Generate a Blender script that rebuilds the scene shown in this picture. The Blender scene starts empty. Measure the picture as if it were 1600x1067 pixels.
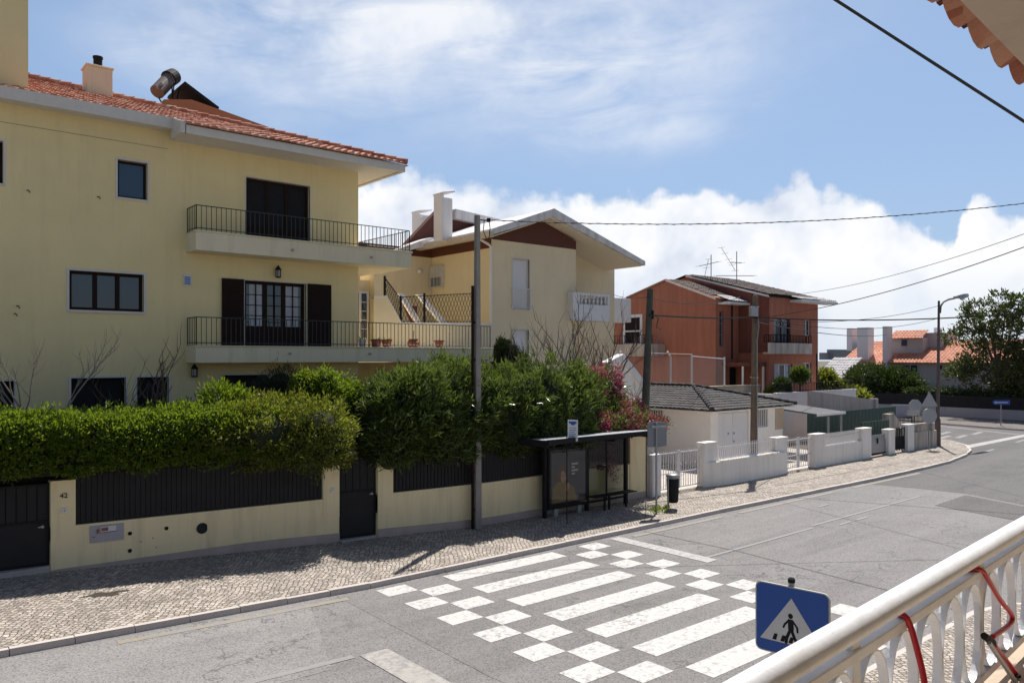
import bpy, math, random
import numpy as np
random.seed(7); rng=np.random.default_rng(11)
PI=math.pi; R=math.radians
SC=bpy.context.scene
COL=SC.collection
# ------------------------------------------------------------------ frame of reference
# x runs along the street (right and away), y away from the camera's side of the street, z up.
F,HZ,H=1220.,558.,4.7
S50,C50=math.sin(R(50)),math.cos(R(50))
def ray(px,py):
    a=(px-800)/F
    return (S50*a+C50, -C50*a+S50, -(py-HZ)/F)
def V(px,py,v):            # survey point on a plane parallel to the street at distance v -> (x,z)
    r=ray(px,py); k=v/r[1]; return (r[0]*k, r[2]*k+H)
def U(px,py,u):            # on a plane across the street -> (y,z)
    r=ray(px,py); k=u/r[0]; return (r[1]*k, r[2]*k+H)
def G(px,py,z=0.):         # on the level z -> (x,y)
    r=ray(px,py); k=(z-H)/r[2]; return (r[0]*k, r[1]*k)
def D(px,py,k):            # at depth k -> (x,y,z)
    r=ray(px,py); return (r[0]*k,r[1]*k,H+r[2]*k)
def zr(u): return 0.16*min(max((8-u)/6.3,0),3)             # road level: gentle rise to the left
def vw(u): return 16.8 if u>12.8 else 16.8+(12.8-u)*.112   # street face of the garden walls
def zw(u): return .12+.29*max((12.8-u)/9.8,0)
def zp(u,v):                                               # pavement level
    t=min(max((v-14)/(vw(u)-14),0),1); return (zr(u)+.105)*(1-t)+zw(u)*t
def W(px):                                                 # where the wall line is met in direction px
    lo,hi=-5.,60.
    a=(px-800)/F; ru,rv=S50*a+C50,-C50*a+S50
    for _ in range(60):
        m=(lo+hi)/2
        if m/ru*rv<vw(m): lo=m
        else: hi=m
    return lo
# ------------------------------------------------------------------ mesh helpers
class MB:
    def __init__(s): s.v=[]; s.f=[]
    def add(s,vs,fs):
        n=len(s.v); s.v+= [tuple(p) for p in vs]; s.f+=[tuple(i+n for i in f) for f in fs]; return s
    def box(s,x0,x1,y0,y1,z0,z1):
        if x0>x1:x0,x1=x1,x0
        if y0>y1:y0,y1=y1,y0
        if z0>z1:z0,z1=z1,z0
        return s.add([(x0,y0,z0),(x1,y0,z0),(x1,y1,z0),(x0,y1,z0),(x0,y0,z1),(x1,y0,z1),(x1,y1,z1),(x0,y1,z1)],
              [(0,3,2,1),(4,5,6,7),(0,1,5,4),(1,2,6,5),(2,3,7,6),(3,0,4,7)])
    def quad(s,a,b,c,d): return s.add([a,b,c,d],[(0,1,2,3)])
    def prism(s,pts,ax,a,b):      # polygon given in the two other axes, extruded along ax from a to b
        f={'y':lambda p,t:(p[0],t,p[1]),'x':lambda p,t:(t,p[0],p[1]),'z':lambda p,t:(p[0],p[1],t)}[ax]
        n=len(pts); vs=[f(p,a) for p in pts]+[f(p,b) for p in pts]
        fs=[tuple(range(n)),tuple(range(2*n-1,n-1,-1))]+[(i,i+n,(i+1)%n+n,(i+1)%n) for i in range(n)]
        return s.add(vs,fs)
    def cyl(s,p,q,r0,r1=None,n=10,caps=True):
        r1=r0 if r1 is None else r1
        p=np.array(p,float);q=np.array(q,float);d=q-p;d/=np.linalg.norm(d)+1e-9
        a=np.cross(d,(0,0,1) if abs(d[2])<.9 else (1,0,0));a/=np.linalg.norm(a);b=np.cross(d,a)
        vs=[];
        for c,r in((p,r0),(q,r1)):
            for i in range(n):
                t=2*PI*i/n; vs.append(c+r*(math.cos(t)*a+math.sin(t)*b))
        fs=[(i,(i+1)%n,(i+1)%n+n,i+n) for i in range(n)]
        if caps: fs+=[tuple(range(n-1,-1,-1)),tuple(range(n,2*n))]
        return s.add(vs,fs)
    def tube(s,pts,r,n=6,r1=None):
        pts=[np.array(p,float) for p in pts];m=len(pts);vs=[];prev=None
        for i,p in enumerate(pts):
            d=pts[min(i+1,m-1)]-pts[max(i-1,0)];d/=np.linalg.norm(d)+1e-9
            if prev is None: a=np.cross(d,(0,0,1) if abs(d[2])<.9 else (1,0,0))
            else: a=prev-d*np.dot(prev,d)
            a/=np.linalg.norm(a)+1e-9;prev=a;b=np.cross(d,a)
            rr=r if r1 is None else r+(r1-r)*i/(m-1)
            for k in range(n):
                t=2*PI*k/n; vs.append(p+rr*(math.cos(t)*a+math.sin(t)*b))
        fs=[(i*n+k,i*n+(k+1)%n,(i+1)*n+(k+1)%n,(i+1)*n+k) for i in range(m-1) for k in range(n)]
        fs+=[tuple(range(n-1,-1,-1)),tuple(range((m-1)*n,m*n))]
        return s.add(vs,fs)
    def lathe(s,c,prof,n=16):
        vs=[];m=len(prof)
        for r,z in prof:
            for k in range(n):
                t=2*PI*k/n; vs.append((c[0]+r*math.cos(t),c[1]+r*math.sin(t),c[2]+z))
        fs=[(i*n+k,i*n+(k+1)%n,(i+1)*n+(k+1)%n,(i+1)*n+k) for i in range(m-1) for k in range(n)]
        fs+=[tuple(range(n-1,-1,-1)),tuple(range((m-1)*n,m*n))]
        return s.add(vs,fs)
    def disc(s,c,r,ax,t,n=20):    # thin disc, axis ax, thickness t
        d={'y':(0,t,0),'x':(t,0,0),'z':(0,0,t)}[ax]
        return s.cyl(c,(c[0]+d[0],c[1]+d[1],c[2]+d[2]),r,r,n)
OFF={}
def O(name,mb,mat,par=None,smooth=False,bev=0,label=None):
    me=bpy.data.meshes.new(name); off=OFF.get(par,(0,0,0)) if par is not None else (0,0,0)
    vs=[(a-off[0],b-off[1],c-off[2]) for a,b,c in mb.v] if par is not None else mb.v
    me.from_pydata([tuple(map(float,p)) for p in vs],[],mb.f); me.update()
    o=bpy.data.objects.new(name,me); COL.objects.link(o)
    if par is not None: o.parent=par; OFF[o]=off
    if mat: me.materials.append(mat)
    if smooth:
        me.polygons.foreach_set('use_smooth',[True]*len(me.polygons))
    if bev:
        m=o.modifiers.new('Bevel','BEVEL'); m.width=bev; m.segments=2; m.limit_method='ANGLE'; m.angle_limit=R(40)
    if label: o['label']=label
    return o
def T(name,label,cat,loc=(0,0,0),group=None):
    o=bpy.data.objects.new(name,None); COL.objects.link(o); o.location=loc; OFF[o]=tuple(loc); o.empty_display_size=.2
    return tag(o,label,cat,group)
def tag(o,label,cat,group=None,kind=None):
    o['label']=label; o['category']=cat
    if group: o['group']=group
    if kind: o['kind']=kind
    return o
def ST(name,mb,mat,kind='structure',label=None):
    o=O(name,mb,mat); o['kind']=kind
    if label: o['label']=label
    return o
def copy_tree(o,parent=None):
    c=o.copy(); COL.objects.link(c)
    if parent is not None: c.parent=parent
    for ch in list(o.children): copy_tree(ch,c)
    return c
def text_mesh(mb,s,origin,size,xdir,zdir,depth=.004,align='LEFT'):
    cu=bpy.data.curves.new('t','FONT'); cu.body=s; cu.size=size; cu.extrude=depth; cu.align_x=align
    ob=bpy.data.objects.new('t',cu); COL.objects.link(ob)
    dg=bpy.context.evaluated_depsgraph_get(); me=ob.evaluated_get(dg).to_mesh()
    x=np.array(xdir,float);z=np.array(zdir,float);y=np.cross(x,z);o=np.array(origin,float)
    mb.add([o+x*v.co.x+z*v.co.y+y*v.co.z for v in me.vertices],[tuple(p.vertices) for p in me.polygons])
    ob.evaluated_get(dg).to_mesh_clear(); bpy.data.objects.remove(ob); bpy.data.curves.remove(cu)
# ------------------------------------------------------------------ materials
def nmat(name):
    m=bpy.data.materials.new(name); m.use_nodes=True; nt=m.node_tree
    b=nt.nodes['Principled BSDF']; return m,nt,b
def nd(nt,t,**k):
    n=nt.nodes.new(t)
    for a,v in k.items(): setattr(n,a,v)
    return n
def ramp(nt,src,stops):
    r=nd(nt,'ShaderNodeValToRGB'); nt.links.new(src,r.inputs[0]); e=r.color_ramp.elements
    while len(e)<len(stops): e.new(.5)
    for i,(p,c) in enumerate(stops):
        e[i].position=p; e[i].color=(*c,1) if len(c)==3 else c
    return r.outputs[0]
def mixc(nt,f,a,b,mode='MIX'):
    m=nd(nt,'ShaderNodeMix',data_type='RGBA',blend_type=mode)
    for s,i in((f,0),(a,6),(b,7)):
        if isinstance(s,(int,float)): m.inputs[i].default_value=s
        elif isinstance(s,tuple): m.inputs[i].default_value=(*s,1)
        else: nt.links.new(s,m.inputs[i])
    return m.outputs[2]
def noise(nt,vec,scale,detail=4,rough=.55,dist=0):
    n=nd(nt,'ShaderNodeTexNoise'); n.inputs['Scale'].default_value=scale; n.inputs['Detail'].default_value=detail
    n.inputs['Roughness'].default_value=rough; n.inputs['Distortion'].default_value=dist
    nt.links.new(vec,n.inputs['Vector']); return n.outputs[0]
def pos(nt,scale=None,rot=None):
    g=nd(nt,'ShaderNodeNewGeometry').outputs['Position']
    if scale is None and rot is None: return g
    mp=nd(nt,'ShaderNodeMapping'); nt.links.new(g,mp.inputs[0])
    if scale: mp.inputs['Scale'].default_value=scale
    if rot: mp.inputs['Rotation'].default_value=rot
    return mp.outputs[0]
def bump(nt,b,h,dist=.01,st=.5):
    n=nd(nt,'ShaderNodeBump'); n.inputs['Distance'].default_value=dist; n.inputs['Strength'].default_value=st
    nt.links.new(h,n.inputs['Height']); nt.links.new(n.outputs[0],b.inputs['Normal'])
def sc(c,k): return tuple(min(x*k,1) for x in c)
def plaster(name,c,dirt=.35,rough=.9,stain=(.12,.11,.1),bs=60,var=.12,streak=.62):
    m,nt,b=nmat(name); P=pos(nt)
    big=noise(nt,P,.7,5,.6); fine=noise(nt,P,bs,3)
    col=mixc(nt,big,sc(c,1-var),sc(c,1+var))
    stv=noise(nt,pos(nt,(2.6,2.6,.22)),1.3,6,.7)
    sr=ramp(nt,stv,[(streak-.1,(0,0,0)),(streak+.18,(1,1,1))])
    sm=nd(nt,'ShaderNodeMath',operation='MULTIPLY'); nt.links.new(sr,sm.inputs[0]); sm.inputs[1].default_value=dirt
    col=mixc(nt,sm.outputs[0],col,stain)
    nt.links.new(col,b.inputs['Base Color']); b.inputs['Roughness'].default_value=rough
    bump(nt,b,fine,.004,.5); return m
def plain(name,c,rough=.6,metal=0,var=.1,scale=6,spec=.5,bs=0):
    m,nt,b=nmat(name); n=noise(nt,pos(nt),scale,4,.6)
    nt.links.new(mixc(nt,n,sc(c,1-var),sc(c,1+var)),b.inputs['Base Color'])
    b.inputs['Roughness'].default_value=rough; b.inputs['Metallic'].default_value=metal
    b.inputs['Specular IOR Level'].default_value=spec
    if bs: bump(nt,b,noise(nt,pos(nt),bs,4),.004,.6)
    return m
def leafmat(name,c1,c2,c3,rough=.45,trans=.3,tc=(.12,.2,.01)):
    m,nt,b=nmat(name); g=nd(nt,'ShaderNodeNewGeometry')
    n=noise(nt,g.outputs['Position'],2.2,3,.6)
    ri=g.outputs['Random Per Island']
    a=ramp(nt,ri,[(0,c1),(.55,c2),(1,c3)])
    c=mixc(nt,n,a,sc(c2,.75)); nt.links.new(c,b.inputs['Base Color']); b.inputs['Roughness'].default_value=rough
    b.inputs['Specular IOR Level'].default_value=.4
    t=nd(nt,'ShaderNodeBsdfTranslucent'); nt.links.new(mixc(nt,.6,c,tc),t.inputs[0])
    mx=nd(nt,'ShaderNodeMixShader'); mx.inputs[0].default_value=trans
    nt.links.new(b.outputs[0],mx.inputs[1]); nt.links.new(t.outputs[0],mx.inputs[2])
    nt.links.new(mx.outputs[0],nt.nodes['Material Output'].inputs[0]); return m
YEL=plaster('yellow_plaster',(.84,.69,.37),.13,stain=(.28,.23,.14),streak=.6)
YEL2=plaster('cream_yellow_plaster',(.78,.66,.45),.18,stain=(.3,.24,.16))
YELW=plaster('garden_wall_plaster',(.84,.71,.44),.35,stain=(.25,.21,.15),streak=.58)
SLAB=plaster('balcony_plaster',(.76,.67,.48),.35,stain=(.3,.3,.22))
WHT=plaster('white_plaster',(.88,.83,.77),.22,stain=(.34,.31,.27),streak=.56)
WHT2=plaster('clean_white_plaster',(.76,.74,.74),.15)
OLDW=plaster('weathered_white_plaster',(.58,.51,.45),.75,stain=(.14,.12,.11),streak=.5)
ROOFW=plaster('white_roof_concrete',(.72,.7,.7),.5,stain=(.16,.15,.14),streak=.55)
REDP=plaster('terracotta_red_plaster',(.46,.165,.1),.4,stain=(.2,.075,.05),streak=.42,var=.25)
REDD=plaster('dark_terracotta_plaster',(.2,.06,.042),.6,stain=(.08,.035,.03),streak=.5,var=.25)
BRN=plain('brown_paint',(.11,.035,.022),.8,var=.12,scale=3)
TAN=plaster('terracotta_tan_plaster',(.36,.17,.09),.4)
KERB=plain('pale_kerb_stone',(.52,.46,.42),.8,var=.2,scale=6,bs=30)
STONE=plain('grey_stone',(.4,.36,.34),.75,var=.25,scale=9,bs=30)
TRIM=plain('pale_stone_trim',(.66,.62,.57),.6,var=.1)
DARK=plain('dark_brown_wood',(.022,.011,.009),.7,spec=.15,var=.3,scale=12)
BLK=plain('black_metal',(.018,.018,.02),.7,spec=.15,var=.3)
DFEN=plain('dark_grey_fence_metal',(.03,.029,.03),.7,spec=.15,var=.2,scale=3)
GRNM=plain('dark_green_metal',(.015,.06,.045),.5,var=.2)
IRON=plain('dark_green_iron',(.03,.04,.038),.55)
GALV=plain('galvanised_metal',(.33,.34,.35),.45,.5)
WPAINT=plain('white_painted_metal',(.72,.7,.7),.35,var=.06,scale=4)
WOODP=plain('weathered_pole_wood',(.17,.125,.085),.85,var=.4,scale=5,bs=20)
WOODG=plain('green_treated_pole_wood',(.075,.08,.06),.85,var=.4,scale=5,bs=20)
CONC=plain('pole_concrete',(.27,.245,.225),.85,var=.25,scale=5,bs=25)
def railpaint():
    m,nt,b=nmat('chipped_white_rail_paint'); P=pos(nt)
    g=ramp(nt,noise(nt,P,3.5,6,.7),[(.4,(.84,.86,.9)),(.7,(.68,.67,.67))])
    ch=ramp(nt,noise(nt,P,38,6,.75),[(.66,(0,0,0)),(.7,(1,1,1))]); gate=ramp(nt,noise(nt,P,5,2),[(.5,(0,0,0)),(.62,(1,1,1))])
    c=mixc(nt,mixc(nt,1.,ch,gate,'MULTIPLY'),g,(.2,.11,.07)); nt.links.new(c,b.inputs['Base Color']); b.inputs['Roughness'].default_value=.4
    bump(nt,b,noise(nt,P,60,4,.6),.002,.5); return m
RAILP=railpaint()
REDM=plain('red_painted_metal',(.45,.008,.018),.3,var=.08)
BLUE=plain('blue_sign_face',(.004,.075,.38),.35,var=.03)
SIGNW=plain('white_sign_face',(.62,.63,.64),.4,var=.05)
ORNG=plain('yellow_fade_paint',(.5,.36,.13),.85,var=.3)
CLAY=plain('clay_pot',(.33,.1,.06),.7,var=.2,bs=20)
BARK=plain('grey_brown_bark',(.13,.095,.075),.9,var=.35,scale=14,bs=30)
BARKL=plain('pale_twig_bark',(.26,.22,.19),.9,var=.3,scale=14)
CURT=plain('pale_curtain',(.45,.46,.5),.9,var=.15)
SOIL=plain('garden_soil',(.09,.065,.045),.95,var=.3,bs=10)
SKIN=plain('printed_skin_tone',(.5,.3,.2),.5)
MUST=plain('printed_mustard',(.27,.19,.065),.5,var=.3,scale=15)
HAIR=plain('printed_brown_hair',(.16,.09,.055),.5,var=.4,scale=20)
POST=plain('printed_poster_ground',(.09,.09,.1),.4,var=.2)
BALC=plaster('balcony_edge_plaster',(.5,.4,.3),.3)
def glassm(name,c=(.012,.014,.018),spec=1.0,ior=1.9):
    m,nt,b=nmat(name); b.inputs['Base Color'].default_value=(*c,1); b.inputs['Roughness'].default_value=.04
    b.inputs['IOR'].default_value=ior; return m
GLASS=glassm('window_glass',(.012,.035,.075),ior=1.8); GLASSB=glassm('blind_window_glass',(.02,.05,.1),ior=1.7)  # window_glass: blue of the reflected sky is put into its base colour
def clearglass():
    m,nt,b=nmat('clear_shelter_glass')
    t=nd(nt,'ShaderNodeBsdfTransparent'); t.inputs[0].default_value=(.62,.66,.6,1)
    g=nd(nt,'ShaderNodeBsdfGlossy'); g.inputs['Roughness'].default_value=.03
    fr=nd(nt,'ShaderNodeFresnel'); fr.inputs[0].default_value=1.5
    mx=nd(nt,'ShaderNodeMixShader'); nt.links.new(fr.outputs[0],mx.inputs[0]); nt.links.new(t.outputs[0],mx.inputs[1]); nt.links.new(g.outputs[0],mx.inputs[2])
    nt.links.new(mx.outputs[0],nt.nodes['Material Output'].inputs[0]); return m
CGLASS=clearglass(); PGLASS=clearglass(); PGLASS.node_tree.nodes['Transparent BSDF'].inputs[0].default_value=(.95,.95,.95,1)
def tilemat(name,c1,c2,c3,lich=.3):
    m,nt,b=nmat(name); g=nd(nt,'ShaderNodeNewGeometry'); P=g.outputs['Position']
    v=nd(nt,'ShaderNodeTexVoronoi'); v.inputs['Scale'].default_value=3.2; nt.links.new(P,v.inputs['Vector'])
    vr=nd(nt,'ShaderNodeSeparateColor'); nt.links.new(v.outputs['Color'],vr.inputs[0])
    col=ramp(nt,vr.outputs[0],[(0,c1),(.5,c2),(1,c3)])
    n=noise(nt,P,5,6,.7); nn=ramp(nt,n,[(.5,(0,0,0)),(.72,(lich,)*3)])
    col=mixc(nt,nn,col,(.1,.085,.07)); nt.links.new(col,b.inputs['Base Color']); b.inputs['Roughness'].default_value=.85
    bump(nt,b,noise(nt,P,40,3),.004,.5); return m
TILE=tilemat('terracotta_tiles',(.33,.12,.08),(.47,.2,.13),(.6,.36,.27),.45)
TILEB=tilemat('dark_brown_tiles',(.05,.035,.03),(.075,.05,.045),(.1,.07,.06))
TILEF=tilemat('orange_tiles',(.5,.19,.11),(.58,.24,.15),(.6,.3,.2),.15)
TILED=tilemat('dark_grey_tiles',(.03,.028,.029),(.045,.041,.041),(.07,.065,.063),.2)
TILEW=tilemat('pale_grey_tiles',(.4,.39,.39),(.5,.48,.48),(.55,.53,.53),.15)
def asphaltm(name,base,warm=1.0,cracks=True):
    m,nt,b=nmat(name); P=pos(nt)
    col=ramp(nt,noise(nt,P,.35,6,.65,.6),[(.3,sc(base,.8)),(.7,sc(base,1.17))])
    wear=ramp(nt,noise(nt,pos(nt,(.1,1.2,1)),.8,4,.6),[(.4,(0,0,0)),(.62,(1,1,1))])
    col=mixc(nt,wear,col,sc(base,1.14))
    oil=ramp(nt,noise(nt,P,1.1,5,.7,.4),[(.62,(0,0,0)),(.74,(.55,.55,.55))]); col=mixc(nt,oil,col,sc(base,.55))
    f=nd(nt,'ShaderNodeTexVoronoi'); f.inputs['Scale'].default_value=48; nt.links.new(P,f.inputs['Vector'])
    fs=nd(nt,'ShaderNodeSeparateColor'); nt.links.new(f.outputs['Color'],fs.inputs[0])
    sp=ramp(nt,fs.outputs[0],[(0,(.55,.55,.55)),(.3,(.92,.92,.92)),(1,(1.2,1.19,1.17))])
    col=mixc(nt,1.,col,sp,'MULTIPLY')
    if cracks:
        w=nd(nt,'ShaderNodeTexVoronoi',feature='DISTANCE_TO_EDGE'); w.inputs['Scale'].default_value=.42
        dn=nd(nt,'ShaderNodeTexNoise'); dn.inputs['Scale'].default_value=1.6; dn.inputs['Detail'].default_value=8; nt.links.new(P,dn.inputs['Vector'])
        va=nd(nt,'ShaderNodeVectorMath',operation='SCALE'); nt.links.new(dn.outputs['Color'],va.inputs[0]); va.inputs['Scale'].default_value=1.6
        vb=nd(nt,'ShaderNodeVectorMath',operation='ADD'); nt.links.new(P,vb.inputs[0]); nt.links.new(va.outputs[0],vb.inputs[1]); nt.links.new(vb.outputs[0],w.inputs['Vector'])
        e=ramp(nt,w.outputs['Distance'],[(0,(1,1,1)),(.011,(0,0,0))])
        gate=ramp(nt,noise(nt,P,.3,2),[(.44,(0,0,0)),(.54,(.8,.8,.8))])
        e=mixc(nt,1.,e,gate,'MULTIPLY')
        col=mixc(nt,e,col,sc(base,.3))
    nt.links.new(col,b.inputs['Base Color']); b.inputs['Roughness'].default_value=.88
    bump(nt,b,f.outputs['Distance'],.006,.6); return m
ASPH=asphaltm('worn_asphalt',(.195,.186,.182))
ASPD=asphaltm('darker_asphalt_patch',(.11,.104,.102),cracks=False)
ASPM=asphaltm('older_grey_asphalt',(.12,.115,.113))
ASPL=asphaltm('pale_worn_asphalt',(.225,.214,.208))
ASPC=asphaltm('crossing_asphalt',(.18,.172,.168))
def paintm(name,c,wear=.45):
    m,nt,b=nmat(name); P=pos(nt)
    n=noise(nt,P,9,8,.75); big=noise(nt,P,1.1,3)
    bs_=nd(nt,'ShaderNodeMath',operation='MULTIPLY'); nt.links.new(big,bs_.inputs[0]); bs_.inputs[1].default_value=.35; ad=nd(nt,'ShaderNodeMath',operation='ADD'); nt.links.new(n,ad.inputs[0]); nt.links.new(bs_.outputs[0],ad.inputs[1])
    f=ramp(nt,ad.outputs[0],[(.53+(1-wear)*.22,(0,0,0)),(.72+(1-wear)*.22,(1,1,1))])
    col=mixc(nt,f,c,(.26,.25,.24)); col=mixc(nt,1.,col,ramp(nt,big,[(.3,(.86,.86,.86)),(.7,(1,1,1))]),'MULTIPLY')
    nt.links.new(col,b.inputs['Base Color']); b.inputs['Roughness'].default_value=.8
    bump(nt,b,noise(nt,P,120,2),.003,.5); return m
ZEB=paintm('zebra_white_paint',(.6,.58,.555),.38); ZEBW=paintm('worn_white_paint',(.5,.48,.46),.62); ZEBF=paintm('faded_line_paint',(.3,.285,.28),.8)
YLINE=paintm('worn_yellow_paint',(.36,.29,.17),1.05)
def cobblem():
    m,nt,b=nmat('limestone_cobbles'); P=pos(nt,None,(0,0,R(38)))
    dn=nd(nt,'ShaderNodeTexNoise'); dn.inputs['Scale'].default_value=1.1; nt.links.new(P,dn.inputs['Vector'])
    va=nd(nt,'ShaderNodeVectorMath',operation='SCALE'); nt.links.new(dn.outputs['Color'],va.inputs[0]); va.inputs['Scale'].default_value=.35
    vb=nd(nt,'ShaderNodeVectorMath',operation='ADD'); nt.links.new(P,vb.inputs[0]); nt.links.new(va.outputs[0],vb.inputs[1])
    v1=nd(nt,'ShaderNodeTexVoronoi',feature='DISTANCE_TO_EDGE',voronoi_dimensions='2D'); v2=nd(nt,'ShaderNodeTexVoronoi',voronoi_dimensions='2D')
    for v in(v1,v2):
        v.inputs['Scale'].default_value=10.8; v.inputs['Randomness'].default_value=.4; nt.links.new(vb.outputs[0],v.inputs['Vector'])
    s=nd(nt,'ShaderNodeSeparateColor'); nt.links.new(v2.outputs['Color'],s.inputs[0])
    col=ramp(nt,s.outputs[0],[(0,(.27,.23,.19)),(.45,(.42,.36,.3)),(1,(.56,.49,.42))])
    big=noise(nt,P,.6,4); col=mixc(nt,big,sc((.85,.8,.74),1),col,'MULTIPLY') if False else col
    joint=ramp(nt,v1.outputs['Distance'],[(.02,(1,1,1)),(.09,(0,0,0))])
    col=mixc(nt,joint,col,(.05,.042,.035))
    d=ramp(nt,noise(nt,P,1.3,5,.7),[(.42,(0,0,0)),(.72,(.65,.65,.65))]); col=mixc(nt,d,col,(.17,.145,.12))
    nt.links.new(col,b.inputs['Base Color']); b.inputs['Roughness'].default_value=.75
    h=ramp(nt,v1.outputs['Distance'],[(0,(0,0,0)),(.16,(1,1,1))]); bump(nt,b,h,.02,.9); return m
COB=cobblem()
def slatmat(name,c,pitch,axis=0):
    m,nt,b=nmat(name); s=nd(nt,'ShaderNodeSeparateXYZ'); nt.links.new(pos(nt),s.inputs[0])
    w=nd(nt,'ShaderNodeMath',operation='PINGPONG'); nt.links.new(s.outputs[axis],w.inputs[0]); w.inputs[1].default_value=pitch/2
    bump(nt,b,w.outputs[0],.5,1); b.inputs['Base Color'].default_value=(*c,1); b.inputs['Roughness'].default_value=.5; return m
LF_HEDGE=leafmat('hedge_leaves',(.06,.1,.01),(.095,.15,.013),(.17,.23,.025),.4,.45,(.36,.5,.03))
LF_OLE=leafmat('oleander_leaves',(.025,.045,.013),(.055,.085,.02),(.26,.31,.09),.28,.36,(.24,.34,.05))
LF_YEL=leafmat('yellow_green_leaves',(.05,.075,.012),(.09,.12,.016),(.2,.21,.03),.4,.42,(.4,.44,.04))
LF_DRK=leafmat('dark_tree_leaves',(.03,.05,.016),(.055,.08,.024),(.1,.13,.04),.5,.2)
LF_MID=leafmat('olive_tree_leaves',(.035,.05,.018),(.07,.085,.03),(.17,.13,.045),.5,.25)
LF_CON=leafmat('conifer_leaves',(.01,.015,.008),(.018,.028,.012),(.03,.045,.016),.6,.1)
FLW=leafmat('bougainvillea_bracts',(.42,.012,.13),(.6,.03,.22),(.72,.14,.36),.6,.4)
INNER=plain('shaded_foliage_core',(.016,.022,.008),.95)  # near-black green, puts the shade inside the foliage into the colour
# ------------------------------------------------------------------ world, sun, camera
SUN_EL=61.; sdir=np.array((.86,.51,0.)); sdir/=np.linalg.norm(sdir)
sv=np.array((sdir[0]*math.cos(R(SUN_EL)),sdir[1]*math.cos(R(SUN_EL)),math.sin(R(SUN_EL))))
wd=bpy.data.worlds.new('World'); SC.world=wd; wd.use_nodes=True; nt=wd.node_tree; nt.nodes.clear()
out=nd(nt,'ShaderNodeOutputWorld'); sky=nd(nt,'ShaderNodeTexSky',sky_type='NISHITA'); sky.sun_disc=False
sky.sun_elevation=R(SUN_EL); sky.sun_rotation=math.atan2(sdir[0],sdir[1]); sky.air_density=1.0; sky.dust_density=1.2; sky.ozone_density=1.2
SKY_ST=.072
bg1=nd(nt,'ShaderNodeBackground'); bg1.inputs[1].default_value=SKY_ST
tc=nd(nt,'ShaderNodeTexCoord'); gen=tc.outputs['Generated']
def mth(op,a,b=None,c=None,clamp=False):
    n=nd(nt,'ShaderNodeMath',operation=op); n.use_clamp=clamp
    for i,x in enumerate((a,b,c)):
        if x is None: continue
        if isinstance(x,(int,float)): n.inputs[i].default_value=x
        else: nt.links.new(x,n.inputs[i])
    return n.outputs[0]
sx=nd(nt,'ShaderNodeSeparateXYZ'); nt.links.new(gen,sx.inputs[0])
Xc=mth('SUBTRACT',mth('MULTIPLY',sx.outputs[0],S50),mth('MULTIPLY',sx.outputs[1],C50))
Zc=mth('ADD',mth('MULTIPLY',sx.outputs[0],C50),mth('MULTIPLY',sx.outputs[1],S50))
az=mth('ARCTAN2',Xc,Zc)
hor=mth('SQRT',mth('ADD',mth('MULTIPLY',sx.outputs[0],sx.outputs[0]),mth('MULTIPLY',sx.outputs[1],sx.outputs[1])))
el=mth('ARCTAN2',sx.outputs[2],hor)
def AE(px,py):
    a=math.atan((px-800)/F); return a, math.atan((558-py)/F*math.cos(a))
fc=nd(nt,'ShaderNodeFloatCurve'); fc.inputs[0].default_value=1
crv=[(-400,330),(0,300),(300,290),(560,283),(640,268),(720,275),(800,296),(900,304),(1000,300),(1090,295),(1180,300),(1225,296),(1245,276),(1262,274),(1275,295),(1320,302),(1370,315),(1415,342),(1450,348),(1470,372),(1499,378),(1506,318),(1522,304),(1548,306),(1565,325),(1585,338),(1640,350),(1900,330)]
cp=fc.mapping.curves[0].points
xs=[((AE(p,q)[0]+1.1)/2.2,AE(p,q)[1]/.4) for p,q in crv]
cp[0].location=(0,.5); cp[1].location=(1,.45)
for x,y in xs: cp.new(x,y)
for p_ in cp: p_.handle_type='AUTO'
fc.mapping.update()
nt.links.new(mth('MULTIPLY',mth('ADD',az,1.1),1/2.2),fc.inputs['Value'])
hcl=mth('MULTIPLY',fc.outputs[0],.4)
n1=noise(nt,gen,22,6,.6)
vo=nd(nt,'ShaderNodeTexVoronoi',feature='F1'); vo.inputs['Scale'].default_value=34
dd=nd(nt,'ShaderNodeTexNoise'); dd.inputs['Scale'].default_value=40; dd.inputs['Detail'].default_value=2; nt.links.new(gen,dd.inputs['Vector'])
v_a=nd(nt,'ShaderNodeVectorMath',operation='SCALE'); nt.links.new(dd.outputs['Color'],v_a.inputs[0]); v_a.inputs['Scale'].default_value=.03
v_b=nd(nt,'ShaderNodeVectorMath',operation='ADD'); nt.links.new(gen,v_b.inputs[0]); nt.links.new(v_a.outputs[0],v_b.inputs[1]); nt.links.new(v_b.outputs[0],vo.inputs['Vector'])
edge=mth('ADD',mth('MULTIPLY',mth('SUBTRACT',n1,.5),.048),mth('MULTIPLY',mth('SUBTRACT',.4,vo.outputs['Distance']),.022))
d_=mth('SUBTRACT',mth('ADD',hcl,edge),el)
mr=nd(nt,'ShaderNodeMapRange',interpolation_type='SMOOTHSTEP'); nt.links.new(d_,mr.inputs[0]); mr.inputs[1].default_value=-.004; sfz=nd(nt,'ShaderNodeMapRange'); nt.links.new(az,sfz.inputs[0]); sfz.inputs[1].default_value=-.15; sfz.inputs[2].default_value=.35; sfz.inputs[3].default_value=.024; sfz.inputs[4].default_value=.012; nt.links.new(sfz.outputs[0],mr.inputs[2])
cum=mr.outputs[0]
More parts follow.
